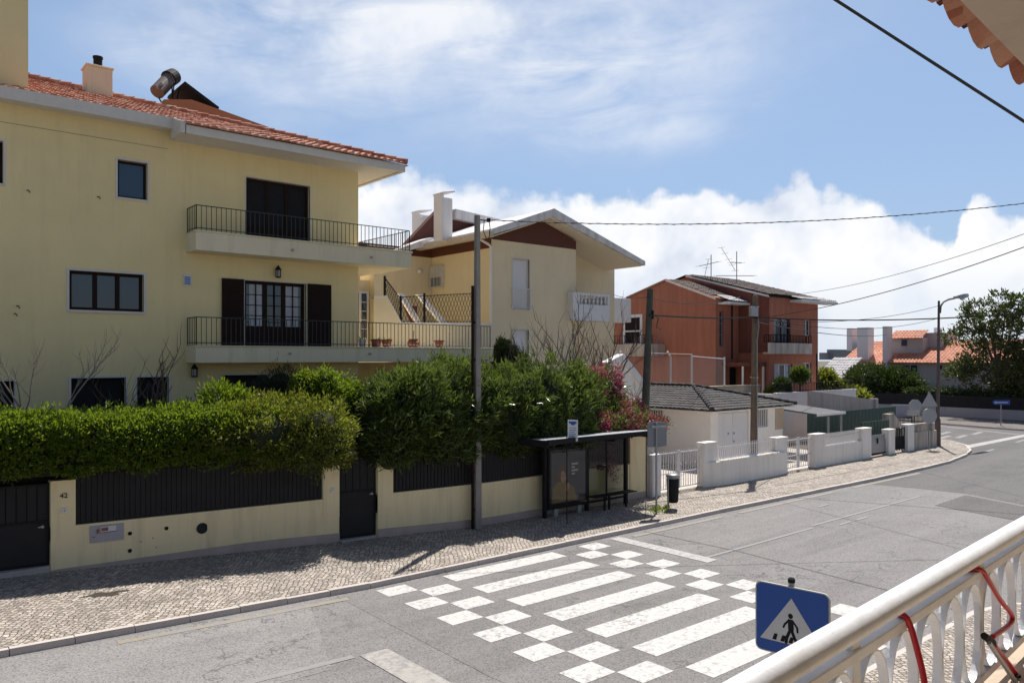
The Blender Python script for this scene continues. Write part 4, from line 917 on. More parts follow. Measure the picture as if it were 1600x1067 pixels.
def slatpanel(u0,u1,z0,z1,par,off=.06,mat=DFEN,pitch=.1,name='fence_panel'):
    m=MB(); n=int((u1-u0)/pitch)
    for i in range(n):
        a=u0+(u1-u0)*i/n; b=a+(u1-u0)/n-.012; y=vw((a+b)/2)+off
        m.box(a,b,y,y+.015,z0,z1)
    y0,y1=vw(u0)+off+.03,vw(u1)+off+.03
    for z in(z0+.02,z1-.06): m.add([(u0,y0,z),(u1,y1,z),(u1,y1+.03,z),(u0,y0+.03,z),(u0,y0,z+.05),(u1,y1,z+.05),(u1,y1+.03,z+.05),(u0,y0+.03,z+.05)],[(0,3,2,1),(4,5,6,7),(0,1,5,4),(1,2,6,5),(2,3,7,6),(3,0,4,7)])
    m.add([(u0,y0-.012,z0),(u1,y1-.012,z0),(u1,y1-.012,z1),(u0,y0-.012,z1)],[(0,1,2,3)])
    return O(name,m,mat,par)
slatpanel(gA1,gB0,1.3,2.3,yw); slatpanel(gC1,wE,1.28,2.3,yw); slatpanel(wE,wF-.75,1.28,2.25,yw)
# details on the wall
def onwall(u,z,w,h,dz,mat,name,par): 
    m=MB(); y=vw(u)-.03; m.box(u-w/2,u+w/2,y-dz,y+.04,z-h/2,z+h/2); return O(name,m,mat,par)
def Wz(px,py):
    u=W(px); r=ray(px,py); k=u/r[0]; return u,H+r[2]*k
for i,(px,py,r,lb) in enumerate([(203,833,.04,None),(203,860,.04,None),(260,825,.04,None),(316,825,.12,'large dark round vent')]):
    u,z=Wz(px,py); m=MB(); y=vw(u); m.cyl((u,y-.012,z),(u,y+.01,z),r,r,20); m.cyl((u,y-.018,z),(u,y-.012,z),r*.75,r*.7,20); O('wall_vent',m,BLK if r<.1 else DFEN,yw,label=lb)
for px,py in((220,846),(239,840),(244,855)):
    u,z=Wz(px,py); m=MB(); m.cyl((u,vw(u)-.004,z),(u,vw(u)+.01,z),.012,.012,8); O('screw_hole',m,BLK,yw)
u0,z1=Wz(140,822); u1,z0=Wz(193,840); 
sg=T('address_plaque','grey marble plaque with small red and white label on yellow wall','plaque',((u0+u1)/2,vw(u0)-.02,z0))
m=MB(); y0,y1=vw(u0)-.02,vw(u1)-.02; m.add([(u0,y0,z0-.03),(u1,y1,z0-.03),(u1,y1+.015,z0-.03),(u0,y0+.015,z0-.03),(u0,y0,z1),(u1,y1,z1),(u1,y1+.015,z1),(u0,y0+.015,z1)],[(0,3,2,1),(4,5,6,7),(0,1,5,4),(1,2,6,5),(2,3,7,6),(3,0,4,7)]); O('slab',m,plain('grey_marble',(.36,.35,.39),.4,var=.15),sg)
uc=u0+(u1-u0)*.56; m=MB(); yc=vw(uc)-.035; m.box(uc-.16,uc+.16,yc,yc+.02,z1-.14,z1-.03); lb_=O('label_plate',m,SIGNW,sg)
m=MB(); m.box(uc-.15,uc-.02,yc-.004,yc,z1-.12,z1-.05); m.box(u0+.12,u0+.16,yc+.015,yc+.02,z1-.16,z1-.07); O('printed_mark',m,plain('faded_red_print',(.28,.09,.08),.6),sg)
m=MB(); m.box(uc-.17,uc+.17,yc-.002,yc,z1-.15,z1-.14); m.box(u1-.12,u1-.03,yc+.0,yc+.004,z0+.08,z0+.1); m.box(u0+.04,u0+.09,yc+.016,yc+.02,z0+.09,z0+.1); O('printed_line',m,BLK,sg)
# house number 42 and intercoms
u,z=Wz(93,778); hn=T('house_number','dark metal house number 42 on the leftmost yellow pillar','number',(u,vw(u)-.02,z)); m=MB(); text_mesh(m,'42',(u,vw(u)-.032,z-.0),.14,(1,-.1,0),(0,0,1)); O('digits',m,BLK,hn)
for px,py,lb in((100,797,'square white doorbell below the number on the leftmost pillar'),(519,765,'small white doorbell on the pillar left of the walk gate')):
    u,z=Wz(px,py); t=T('doorbell',lb,'doorbell',(u,vw(u)-.02,z)); m=MB(); y=vw(u)-.03; m.box(u-.045,u+.045,y-.01,y+.02,z-.05,z+.05); O('housing',m,WPAINT,t,bev=.006); m=MB(); m.cyl((u,y-.016,z),(u,y-.01,z),.02,.02,12); O('button',m,GALV,t)
# gates in the yellow wall
def sheetgate(name,label,u0,u1,zt,mid,par=None):
    t=T(name,label,'gate',((u0+u1)/2,vw(u0),zw(u0))); off=.1
    m=MB(); zb=zw(u0)+.03
    y0,y1=vw(u0)+off,vw(u1)+off
    def sl(a,b,za,zb_,d=0,th=.02):
        ya,yb=y0+(y1-y0)*(a-u0)/(u1-u0)+d,y0+(y1-y0)*(b-u0)/(u1-u0)+d
        m.add([(a,ya,za),(b,yb,za),(b,yb+th,za),(a,ya+th,za),(a,ya,zb_),(b,yb,zb_),(b,yb+th,zb_),(a,ya+th,zb_)],[(0,3,2,1),(4,5,6,7),(0,1,5,4),(1,2,6,5),(2,3,7,6),(3,0,4,7)])
    sl(u0+.02,u1-.02,zb,mid); O('lower_panel',m,DFEN,t)
    m=MB(); n=max(5,int((u1-u0)/.17)); w=(u1-u0-.04)/n
    for i in range(n): sl(u0+.02+i*w,u0+.02+(i+1)*w-.02,mid+.04,zt)
    sl(u0+.02,u1-.02,mid,zt,.03,.01); O('upper_slats',m,DFEN,t)
    m=MB(); sl(u0+.0,u0+.04,zb,zt+.02,-.015,.04); sl(u1-.04,u1,zb,zt+.02,-.015,.04); sl(u0+.04,u1-.04,mid-.01,mid+.04,-.02,.04); sl(u0+.04,u1-.04,zt-.03,zt+.02,-.02,.04); sl(u0+.04,u1-.04,zb,zb+.05,-.02,.04); O('frame',m,BLK,t)
    m=MB(); y=y1-.05; m.cyl((u1-.12,y,mid-.08),(u1-.12,y+.04,mid-.08),.03,.03,10); m.box(u1-.2,u1-.1,y-.02,y-.005,mid-.09,mid-.07); O('handle',m,GALV,t)
    m=MB(); m.box(u0,u1,min(y0,y1)-.1,max(y0,y1)+.1,zb-.2,zb-.005); O('threshold',m,STONE,t)
sheetgate('driveway_gate','wide dark metal driveway gate at the far left of the yellow wall',gA0-3.2,gA0-.01,2.15,1.4)
sheetgate('walk_gate','narrow dark metal walk gate between two yellow pillars',gB1+.005,gC0-.005,2.15,1.38)
m=MB(); run(m,gA0-6,gA0-3.25,0,2.25,.3); lw=T('yellow_gate_pillar','yellow wall end beyond the driveway gate','wall',(-2,18,0)); O('wall',m,YELW,lw)
# white utility cabinet
ua,ub=W(1011),W(1026); cb=T('utility_cabinet','white utility cabinet at the end of the yellow wall','cabinet',((ua+ub)/2,16.8,.12))
m=MB(); m.box(ua+.05,ub,16.62,17.0,.1,1.5); O('body',m,WHT2,cb,bev=.01); m=MB(); m.box(ua+.08,(ua+ub)/2,16.6,16.62,.2,1.42); m.box((ua+ub)/2+.02,ub-.03,16.6,16.62,.2,1.42); O('door',m,WPAINT,cb)
m=MB(); m.box(ua+.02,ub+.0,16.9,17.2,1.5,1.95); m.box(ua-.05,ua+.04,16.75,17.1,.1,2.2); O('rear_post',m,STONE,cb)
# white wall: pillars, bulging wall, balusters, gates
def pil(u0,u1,z1,label,y0=16.72,y1=17.05,mat=WHT,gp='white wall pillars'):
    t=T('gate_pillar',label,'pillar',((u0+u1)/2,16.9,.12),gp); m=MB(); m.box(u0,u1,y0,y1,.0,z1-.06); O('shaft',m,mat,t,bev=.01); m=MB(); m.box(u0-.02,u1+.02,y0-.02,y1+.02,z1-.06,z1); O('cap',m,mat,t,bev=.012)
p1a,p1b=W(1098),W(1117); p2a,p2b=W(1211),W(1228); p3a,p3b=W(1271),W(1287); p4a,p4b=W(1345),W(1359); p5a,p5b=W(1386),W(1396); p6a,p6b=W(1416),W(1426); wEnd=W(1459)
pil(p1a,p1b,1.68,'white pillar between the double gate and the curved wall'); pil(p2a,p2b,1.55,'white pillar at the right end of the curved wall'); pil(p3a,p3b,1.5,'white pillar right of the second white gate'); pil(p4a,p4b,1.5,'white pillar left of the grey gate with green top')
pil(p5a,p5b,1.3,'slim white pillar between grey gate and black gate'); pil(p6a,p6b,1.42,'white pillar right of the small black gate')
cwall=T('curved_white_wall','low white garden wall bulging towards the pavement with white railing','wall',((p1b+p2a)/2,16.5,.12))
m=MB(); n=14; vs=[]
for i in range(n+1):
    t=i/n; u=p1a+.05+(p2b-.05-p1a-.05)*t; bul=.2*min(1,math.sin(PI*min(max(t,0.001),.999))**.5*1.25); y=16.72-bul
    vs+= [(u,y,0),(u,16.95,0),(u,16.95,.98),(u,y+.02,.98)]
fs=[]
for i in range(n):
    a=i*4;b=a+4; fs+=[(a,b,b+3,a+3),(a+3,b+3,b+2,a+2),(a+1,a+2,b+2,b+1)]
fs+=[(0,3,2,1),(n*4,n*4+1,n*4+2,n*4+3)]
m.add(vs,fs); O('wall',m,WHT,cwall,bev=.02)
def balus(par,u0,u1,z0,z1,y,n,mat=WPAINT,r=.016,name='railing'):
    m=MB()
    for i in range(n+1):
        x=u0+(u1-u0)*i/n; m.box(x-r,x+r,y-.012,y+.012,z0,z1+(.04 if i%1==0 else 0))
    m.tube([(u0,y,z1-.05),(u1,y,z1-.05)],.018,6); m.tube([(u0,y,z0+.06),(u1,y,z0+.06)],.018,6); return O(name,m,mat,par)
balus(cwall,p1b+.03,p2a-.03,.98,1.5,16.84,32)
m=MB()
for i in range(int((p2a-p1b)/.16)):
    x=p1b+.08+i*.16; m.cyl((x,16.5,.985),(x,16.93,.985),.045,.045,8)
O('clay_coping',m,WHT,cwall)
sw=T('white_front_wall','straight low white wall with fine white railing beside grey gate','wall',((p3b+p4a)/2,16.8,.12)); m=MB(); m.box(p3b-.02,p4a+.02,16.74,17.0,0,.95); O('wall',m,WHT,sw,bev=.02); balus(sw,p3b+.05,p4a-.05,.95,1.42,16.85,34)
def bargate(name,label,u0,u1,z1,mat,gp=None,n=2,diag=False):
    t=T(name,label,'gate',((u0+u1)/2,16.9,.12),gp); y=16.88
    for k in range(n):
        a=u0+.03+(u1-u0-.06)*k/n; b=u0+.03+(u1-u0-.06)*(k+1)/n-.03; m=MB()
        z0=.22; mid=z0+(z1-z0)*.42; sl=.06
        m.box(a,a+.06,y-.02,y+.02,z0,z1+.02); m.box(b-.06,b,y-.02,y+.02,z0,z1+.02)
        for z in(z0+.03,mid,z1-.06): m.tube([(a,y,z),(b,y,z)],.022,6)
        c=int((b-a)/.13)
        for i in range(1,c): x=a+(b-a)*i/c; m.box(x-.011,x+.011,y-.008,y+.008,z0+.03,z1+.03)
        for i in range(1,c,2): x=a+(b-a)*i/c; m.lathe((x,y,mid+.25),[(.012,0),(.028,.03),(.012,.06)],6)
        O('leaf',m,mat,t)
bargate('double_gate','white barred double gate behind the black litter bin',ub+.03,p1a-.01,1.5,WPAINT,'white barred gates'); bargate('double_gate','white barred double gate between curved wall and straight wall',p2b+.01,p3a-.01,1.42,WPAINT,'white barred gates')
gg=T('grey_gate','grey metal gate with dark green slatted top','gate',((p4b+p5a)/2,16.9,.12)); m=MB(); m.box(p4b+.03,p5a-.03,16.86,16.9,.2,.85); O('lower_panel',m,GALV,gg)
m=MB(); n=9
for i in range(n): x=p4b+.05+(p5a-p4b-.1)*i/n; m.box(x,x+(p5a-p4b-.1)/n-.02,16.87,16.89,.85,1.1)
O('grille',m,GALV,gg); m=MB(); m.box(p4b+.03,p5a-.03,16.83,16.86,.2,.26); m.box((p4b+p5a)/2-.03,(p4b+p5a)/2+.03,16.82,16.86,.7,.95); O('lock',m,BLK,gg)
gf=T('green_gate','tall dark green slatted gate standing behind grey gate','gate',(37,18,.12)); m=MB(); a=V(1347,660,17.6)[0]; b=V(1390,660,17.6)[0]; n=9
for i in range(n): x=a+(b-a)*i/n; m.box(x,x+(b-a)/n-.03,17.6,17.63,.3,1.62)
O('slats',m,GRNM,gf); m=MB(); m.box(a,b,17.63,17.67,1.5,1.56); m.box(a,b,17.63,17.67,.5,.56); O('rail',m,BLK,gf)
gf2=T('green_fence','long dark green sheet fence behind the carport','fence',(39,20.5,.12)); m=MB(); a=V(1262,655,20.4)[0]; b=V(1400,655,20.4)[0]; n=24
for i in range(n): x=a+(b-a)*i/n; m.box(x,x+(b-a)/n-.02,20.4,20.43,.1,1.85)
O('sheets',m,GRNM,gf2)
bg_=T('black_gate','small black barred gate with solid lower panel','gate',((p5b+p6a)/2,16.9,.12)); m=MB(); a,b=p5b+.03,p6a-.03; m.box(a,b,16.87,16.89,.25,.85); O('lower_panel',m,BLK,bg_); m=MB()
for i in range(6): x=a+(b-a)*i/5; m.box(x-.015,x+.015,16.86,16.9,.2,1.3)
for z in(.25,.85,1.22): m.box(a,b,16.855,16.86,z,z+.04)
O('bars',m,BLK,bg_)
ow=T('weathered_corner_wall','stained white corner wall with balusters beside the lamp post','wall',(41,16.9,.12)); m=MB(); m.box(p6b,wEnd,16.76,17.0,0,.98); m.box(wEnd,wEnd+.3,16.76,19.5,0,.95); m.box(wEnd-.35,wEnd,16.74,17.02,.98,1.35); O('wall',m,OLDW,ow,bev=.02)
balus(ow,p6b+.1,wEnd-.4,.98,1.3,16.88,18,OLDW,.035)
m=MB(); m.box(p6b-.0,wEnd,16.82,16.94,1.3,1.38); O('coping',m,OLDW,ow)
bw=T('inner_garden_wall','stained garden wall with tall stub and small black railing behind','wall',(41,19.5,.12)); a=V(1389,650,18.6)[0]; b=V(1397,650,18.6)[0]; m=MB(); m.box(a,b,18.6,18.95,.1,V(1390,647,18.6)[1]); m.prism([(b,.1),(V(1460,660,18.6)[0],.1),(V(1460,667,18.6)[0],.95),(b+.9,1.15),(b,1.8)],'y',18.65,18.85); O('wall',m,OLDW,bw)
m=MB(); railing(m,[(b+.5,18.75),(V(1458,660,18.75)[0],18.75)],.95,1.45,.16,.015,.02); O('railing',m,BLK,bw)
gw_=T('side_garden_wall','tall plain pinkish white wall stepping down behind the carport','wall',(41,21,.1)); m=MB(); m.prism([(37.8,.1),(45,.1),(45,2.2),(44.9,2.25),(37.8,2.95)],'y',21,21.2); m.box(44.8,45.1,20.9,21.3,.1,2.32); O('wall',m,plaster('pink_white_plaster',(.5,.43,.4),.55,stain=(.2,.17,.16),streak=.5),gw_)
ls_=T('low_wall_strip','dark stained low wall with railing and posts below the plain wall','wall',(42,20,.1)); m=MB(); a=V(1288,650,20.7)[0]; m.box(a,45.6,20.6,20.8,.1,1.55); m.box(45.4,45.9,20.5,20.9,.1,1.75); O('wall',m,OLDW,ls_); m=MB(); railing(m,[(46,20.7),(47.0,25)],.3,1.3,.18,.015,.02); O('railing',m,BLK,ls_)
# ================================================================== POLES AND LAMP
p1=T('utility_pole','tall grey concrete utility pole in front of the yellow wall','pole',(12.78,16.6,.1))
m=MB(); x0,y0=12.72,16.62
m.add([(x0-.09,y0-.08,0),(x0+.11,y0-.08,0),(x0+.11,y0+.08,0),(x0-.09,y0+.08,0),(x0-.05,y0-.06,8.5),(x0+.07,y0-.06,8.5),(x0+.07,y0+.06,8.5),(x0-.05,y0+.06,8.5)],[(0,3,2,1),(4,5,6,7),(0,1,5,4),(1,2,6,5),(2,3,7,6),(3,0,4,7)]); O('shaft',m,CONC,p1,bev=.015)
m=MB(); m.box(x0-.17,x0-.12,y0-.03,y0+.03,0,6.6); 
for z in(.6,1.6,2.6,3.6,4.6,5.6): m.box(x0-.165,x0-.07,y0-.025,y0+.025,z,z+.05)
O('conduit',m,DARK,p1)
m=MB(); m.tube([(x0+.1,y0,8.38),(x0+.42,y0,8.4)],.02,6); m.cyl((x0+.4,y0,8.36),(x0+.4,y0,8.46),.05,.05,8); m.tube([(x0+.25,y0,8.38),(x0+.2,y0-.02,8.1),(x0+.3,y0-.03,7.9),(x0+.42,y0,7.95),(x0+.45,y0,8.2),(x0+.42,y0,8.36)],.012,5); O('cable_bracket',m,BLK,p1)
p2=T('utility_pole','greenish wooden utility pole leaning slightly behind the bus shelter','pole',(21.1,18,.1)); m=MB(); b_=V(1003,700,18)[0]; t_=V(1016,452,18); m.cyl((b_,18,0),(t_[0],18,t_[1]),.16,.11,12); O('shaft',m,WOODG,p2,smooth=False)
m=MB(); zc=V(1013,492,18)[1]; m.cyl((t_[0]-.04,17.85,zc-.15),(t_[0]-.04,17.85,zc+.15),.04,.04,6); m.tube([(t_[0],17.86,zc),(t_[0]+.2,17.8,zc-.1),(t_[0]+.1,17.8,zc-.45),(t_[0]+.35,17.8,zc-.5)],.015,5); O('cable_bracket',m,BLK,p2)
p3=T('utility_pole','brown wooden utility pole with grey box rising behind the curved white wall','pole',(26.6,17.15,.1)); m=MB(); b_=V(1177,712,17.15)[0]; t_=V(1180,464,17.15); m.cyl((b_,17.15,0),(t_[0],17.15,t_[1]),.145,.1,12); m.lathe((t_[0],17.15,t_[1]),[(.1,0),(.06,.08),(.01,.1)],12); O('shaft',m,WOODP,p3)
m=MB(); a,z1=V(1168,479,17.15); b,z0=V(1179,495,17.15); m.box(a,b,16.98,17.1,z0,z1); O('junction_box',m,GALV,p3,bev=.01)
m=MB()
for z in(z1-.0,z0-.05,3.9,3.6): m.lathe((b_+(t_[0]-b_)*z/8,17.15,z),[(.155,0),(.16,0),(.16,.03),(.155,.03)],12)
m.tube([(b,17.0,z0),(b+.02,16.97,z0-.4),(b-.1,16.97,z0-.9),(b-.1,16.96,.6)],.02,5); O('band',m,GALV,p3)
lp=T('street_lamp','tall thin street lamp with curved arm at the far corner','street lamp',(42.9,16.85,.1)); m=MB(); x,_=V(1465,697,16.85); x2,zt=V(1467,470,16.85); m.cyl((x,16.85,.1),(x2,16.85,zt),.1,.055,12); m.cyl((x,16.85,.1),(x,16.85,1.5),.15,.14,12); O('post',m,plain('brownish_post_metal',(.12,.09,.085),.7,var=.3),lp)
zb=zt-.75
def LP(px,py): X,Z=V(px,py,16.85); return (X,16.85,Z)
m=MB(); m.tube([LP(1469,489),LP(1470,478),LP(1474,472),LP(1482,468),LP(1492,466)],.05,8); O('arm',m,plain('dark_lamp_arm',(.1,.11,.11),.6),lp,smooth=True)
m=MB(); a=LP(1491,465);b=LP(1512,461.5); 
vs=[]
for t,w,h,hh in((0,.07,.06,.05),(.25,.12,.1,.08),(.6,.16,.13,.13),(.9,.14,.1,.1),(1,.06,.05,.04)):
    c=[a[k]+(b[k]-a[k])*t for k in range(3)]; vs+=[(c[0],c[1]-w,c[2]-.02),(c[0],c[1]-w*.7,c[2]+h),(c[0],c[1]+w*.7,c[2]+h),(c[0],c[1]+w,c[2]-.02),(c[0],c[1]+w*.6,c[2]-hh),(c[0],c[1]-w*.6,c[2]-hh)]
fs=[(i*6+k,i*6+(k+1)%6,(i+1)*6+(k+1)%6,(i+1)*6+k) for i in range(4) for k in range(6)]+[tuple(range(5,-1,-1)),tuple(range(24,30))]
m.add(vs,fs); O('lamp_head',m,plain('lamp_head_grey',(.3,.32,.33),.5),lp)
m=MB(); c=[(a[k]+b[k])/2 for k in range(3)]; m.lathe((c[0]+.15,c[1],c[2]-.2),[(.04,0),(.11,.05),(.13,.12)],12); O('lens',m,SIGNW,lp)
# ================================================================== BUS SHELTER
bs=T('bus_shelter','dark framed bus shelter with glass panels, poster and pale roof','bus shelter',(16.5,16.2,.12))
def post(u,v,z1=2.3,w=.05): m=MB(); m.box(u-w,u+w,v-w,v+w,.1,z1); return O('post',m,BLK,bs)
BV=16.45
for u in(15.02,16.72,18.45): post(u,BV)
m=MB(); 
rf=[(14.1,15.3,2.44),(18.72,15.3,2.44),(18.72,16.72,2.34),(14.1,16.72,2.34)]
m.add(rf+[(x,y,z+.05) for x,y,z in rf],[(0,3,2,1),(4,5,6,7)]); O('roof',m,plain('pale_roof_sheet',(.5,.52,.55),.35,var=.2,scale=2),bs)
m=MB(); m.box(14.06,18.76,15.24,15.31,2.36,2.5); m.box(14.06,14.13,15.31,16.75,2.28,2.47); m.box(18.69,18.76,15.31,16.75,2.28,2.47); m.box(14.13,18.69,16.68,16.75,2.26,2.42)
for u in(15.02,16.72,18.45): m.box(u-.03,u+.03,15.31,16.68,2.27,2.33)
O('roof_frame',m,BLK,bs)
for ga,gb_2 in((16.8,17.55),(17.6,18.38)): m=MB(); m.quad((ga,BV,.38),(gb_2,BV,.38),(gb_2,BV,2.15),(ga,BV,2.15)); O('glass_panel',m,CGLASS,bs)
m=MB(); m.box(16.77,18.4,BV-.03,BV+.02,.33,.38); m.box(16.77,18.4,BV-.03,BV+.02,2.15,2.2); m.box(17.555,17.595,BV-.02,BV+.02,.38,2.15); O('glass_frame',m,BLK,bs)
# poster box
pb=T('poster_case','lit advertising case with portrait poster at the left of the shelter','poster',(15.85,BV,.3)) if False else bs
pv=BV-.09
m=MB(); m.box(15.09,16.66,pv+.002,BV+.08,.34,2.12); pc=O('poster_case',m,BLK,bs,bev=.01)
m=MB(); m.box(15.2,16.56,pv-.004,pv,.5,1.95); O('poster',m,POST,pc)
# portrait: hair, face, neck, mustard jumper, hand; then four lines of small print
def blob(cx,cz,rx,rz,d,mat,nm,rot=0):
    m=MB(); pts=[]
    for k in range(28):
        t=2*PI*k/28; w=1+.04*math.sin(3*t+cx); a,b=rx*w*math.cos(t),rz*w*math.sin(t); pts.append((cx+a*math.cos(rot)-b*math.sin(rot),cz+a*math.sin(rot)+b*math.cos(rot)))
    m.prism(pts,'y',pv-.004-d,pv-.004); O(nm,m,mat,pc)
blob(15.62,1.3,.2,.27,.001,HAIR,'printed_hair',.1)
m=MB(); m.prism([(15.22,.52),(15.24,.95),(15.38,1.1),(15.6,1.12),(15.84,1.06),(16.1,.9),(16.2,.52)],'y',pv-.0065,pv-.004); O('printed_jumper',m,MUST,pc)
blob(15.66,1.24,.11,.17,.004,SKIN,'printed_face',.15); blob(15.82,.93,.07,.13,.005,SKIN,'printed_hand',-.4)
m=MB()
for s in(-.05,.05):
    m.tube([(15.66+s+.035*math.cos(t),pv-.012,1.28+.028*math.sin(t)) for t in np.linspace(0,2*PI,12)],.004,4)
m.box(15.63,15.7,pv-.011,pv-.009,1.12,1.13); O('printed_features',m,HAIR,pc)
m=MB()
for k,(a,b) in enumerate([(0,.3),(0,.17),(0,.28),(0,.16)]):
    x=16.0
    for j in range(int((b)/.045)): m.box(x+j*.045,x+j*.045+.034,pv-.007,pv-.004,1.56-k*.095,1.61-k*.095)
O('printed_words',m,SIGNW,pc)
m=MB(); m.quad((15.12,pv-.02,.42),(16.62,pv-.02,.42),(16.62,pv-.02,2.04),(15.12,pv-.02,2.04)); O('poster_glass',m,PGLASS,pc)
m=MB(); m.box(15.35,15.5,BV-.05,BV+.05,.1,.34); m.box(16.3,16.45,BV-.05,BV+.05,.1,.34); O('foot',m,GALV,bs)
bn=T('bench','dark metal bench inside the bus shelter','bench',(17.5,16.15,.12)); m=MB()
for k in range(4): m.box(16.62,18.45,15.98+k*.09,16.05+k*.09,.55,.58)
O('seat',m,BLK,bn); 
for u in(17.15,17.35,18.1): m=MB(); m.box(u-.025,u+.025,16.1,16.15,.1,.55); O('leg',m,BLK,bn)
# bus stop flag sign
fx,fy=14.98,15.5
bf=T('bus_stop_sign','small white and blue bus stop sign on a thin post before the poster','sign',(fx,fy,.12)); m=MB(); m.tube([(fx,fy,.1),(fx,fy,2.95)],.014,8); O('post',m,BLK,bf)
a=ray(881,0)[0:2]; m=MB(); ux,uy=.766,-.643 
def pan(m,u0,v0,du,dv,w,z0,z1,t=.02):
    n=(-dv,du); p=[(u0,v0),(u0+du*w,v0+dv*w),(u0+du*w+n[0]*t,v0+dv*w+n[1]*t),(u0+n[0]*t,v0+n[1]*t)]
    m.add([(x,y,z0) for x,y in p]+[(x,y,z1) for x,y in p],[(0,3,2,1),(4,5,6,7),(0,1,5,4),(1,2,6,5),(2,3,7,6),(3,0,4,7)])
dx,dy=.35,-.937
pan(m,fx,fy-.03,dx,dy,.3,2.4,2.98); pl=O('panel',m,SIGNW,bf,bev=.004)
m=MB(); n_=(-.937*-1*-.003,0); pan(m,fx-.004+dx*.02,fy-.034+dy*.02,dx,dy,.24,2.8,2.93,.0) if False else None
def onpan(m,s0,s1,z0,z1): # marks 3 mm proud of the face seen from the camera
    ox,oy=dy*.004,-dx*.004
    m.add([(fx+dx*s0+ox,fy-.03+dy*s0+oy,z0),(fx+dx*s1+ox,fy-.03+dy*s1+oy,z0),(fx+dx*s1+ox,fy-.03+dy*s1+oy,z1),(fx+dx*s0+ox,fy-.03+dy*s0+oy,z1)],[(0,1,2,3)])
onpan(m,.04,.27,2.88,2.94); onpan(m,.1,.22,2.84,2.88); onpan(m,.05,.26,2.76,2.775)
for k in range(5): onpan(m,.04,.26-(k%2)*.05,2.7-k*.055,2.715-k*.055)
O('printed_marks',m,BLUE,pl)
# grey panel seen from behind
gx,gy=18.06,14.9
gs=T('road_sign','grey rounded sign panel seen from behind on a thin post','sign',(gx,gy,.12)); m=MB(); m.tube([(gx,gy,.1),(gx,gy,2.8)],.03,8); O('post',m,GALV,gs)
m=MB(); P_=[]
for cx,cz,t0 in((.3,.36,0),(-.3,.36,PI/2),(-.3,-.36,PI),(.3,-.36,1.5*PI)):
    for k in range(5): t=t0+k*PI/8; P_.append((cx*.85+.06*math.cos(t)+.05,2.42+cz*.85+.06*math.sin(t)))
q=[(gx+.9*s,gy+.05,z) for s,z in P_]; 
dd=(.93,-.36)
vs=[(gx+dd[0]*s+.02,gy+dd[1]*s+.04,z) for s,z in P_]+[(gx+dd[0]*s+.03,gy+dd[1]*s+.065,z) for s,z in P_]; n=len(P_)
m.add(vs,[tuple(range(n)),tuple(range(2*n-1,n-1,-1))]+[(i,i+n,(i+1)%n+n,(i+1)%n) for i in range(n)]); O('panel',m,plain('grey_sign_back',(.22,.23,.25),.5),gs,smooth=False)
m=MB(); m.add([(gx-.2,gy+.0,2.62),(gx+.26,gy-.18,2.62),(gx+.26,gy-.18,2.68),(gx-.2,gy,2.68),(gx-.2,gy+.03,2.62),(gx+.26,gy-.15,2.62),(gx+.26,gy-.15,2.68),(gx-.2,gy+.03,2.68)],[(0,1,2,3),(7,6,5,4),(0,4,5,1),(3,2,6,7)]); O('clamp',m,GALV,gs)
sp=T('short_marker_post','short thin metal rod standing in the pavement by the shelter','post',(17.4,14.95,.12)); m=MB(); x,y=G(1009,803,.12); m.tube([(x,y,.1),(x,y,.6)],.012,6); O('rod',m,GALV,sp)
# litter bin
lx,ly=18.95,15.0
lb=T('litter_bin','black cylindrical litter bin with silver top on a pole at the kerb','bin',(lx,ly,.12)); m=MB(); m.lathe((lx,ly,.3),[(.13,0),(.165,.04),(.18,.45),(.19,.72),(.18,.74)],24); O('body',m,BLK,lb,smooth=True)
m=MB(); m.lathe((lx,ly,1.08),[(.2,0),(.2,.05),(.12,.09),(.02,.1)],24); m.lathe((lx,ly,1.03),[(.182,0),(.182,.05)],24); O('lid',m,GALV,lb,smooth=True); m=MB(); m.tube([(lx-.2,ly+.02,.1),(lx-.2,ly+.02,1.1)],.025,8); O('pole',m,GALV,lb)
# far road signs (seen from behind)
def fsign(name,label,px,py_top,py_bot,v,build):
    x,z=V(px,py_bot,v); t=T(name,label,'sign',(x,v,.1)); zt=V(px,py_top,v)[1]; m=MB(); m.tube([(x,v,.1),(x,v,zt)],.035,6); O('post',m,GALV,t); build(t,x,v,zt); return t
def octo(t,x,v,zt):
    m=MB(); c=zt-.38; dx_,dy_=.8,-.6; pts=[(.4*math.cos(PI/8+k*PI/4),.4*math.sin(PI/8+k*PI/4)) for k in range(8)]
    m.add([(x+dx_*a,v+dy_*a-.05,c+b) for a,b in pts]+[(x+dx_*a,v+dy_*a-.02,c+b) for a,b in pts],[tuple(range(8)),tuple(range(15,7,-1))]+[(i,(i+1)%8,(i+1)%8+8,i+8) for i in range(8)]); O('panel',m,SIGNW if False else plain('pale_sign_back',(.4,.4,.41),.5),t)
fsign('road_sign','octagonal sign back beyond the weathered wall',1429,624,672,20,octo)
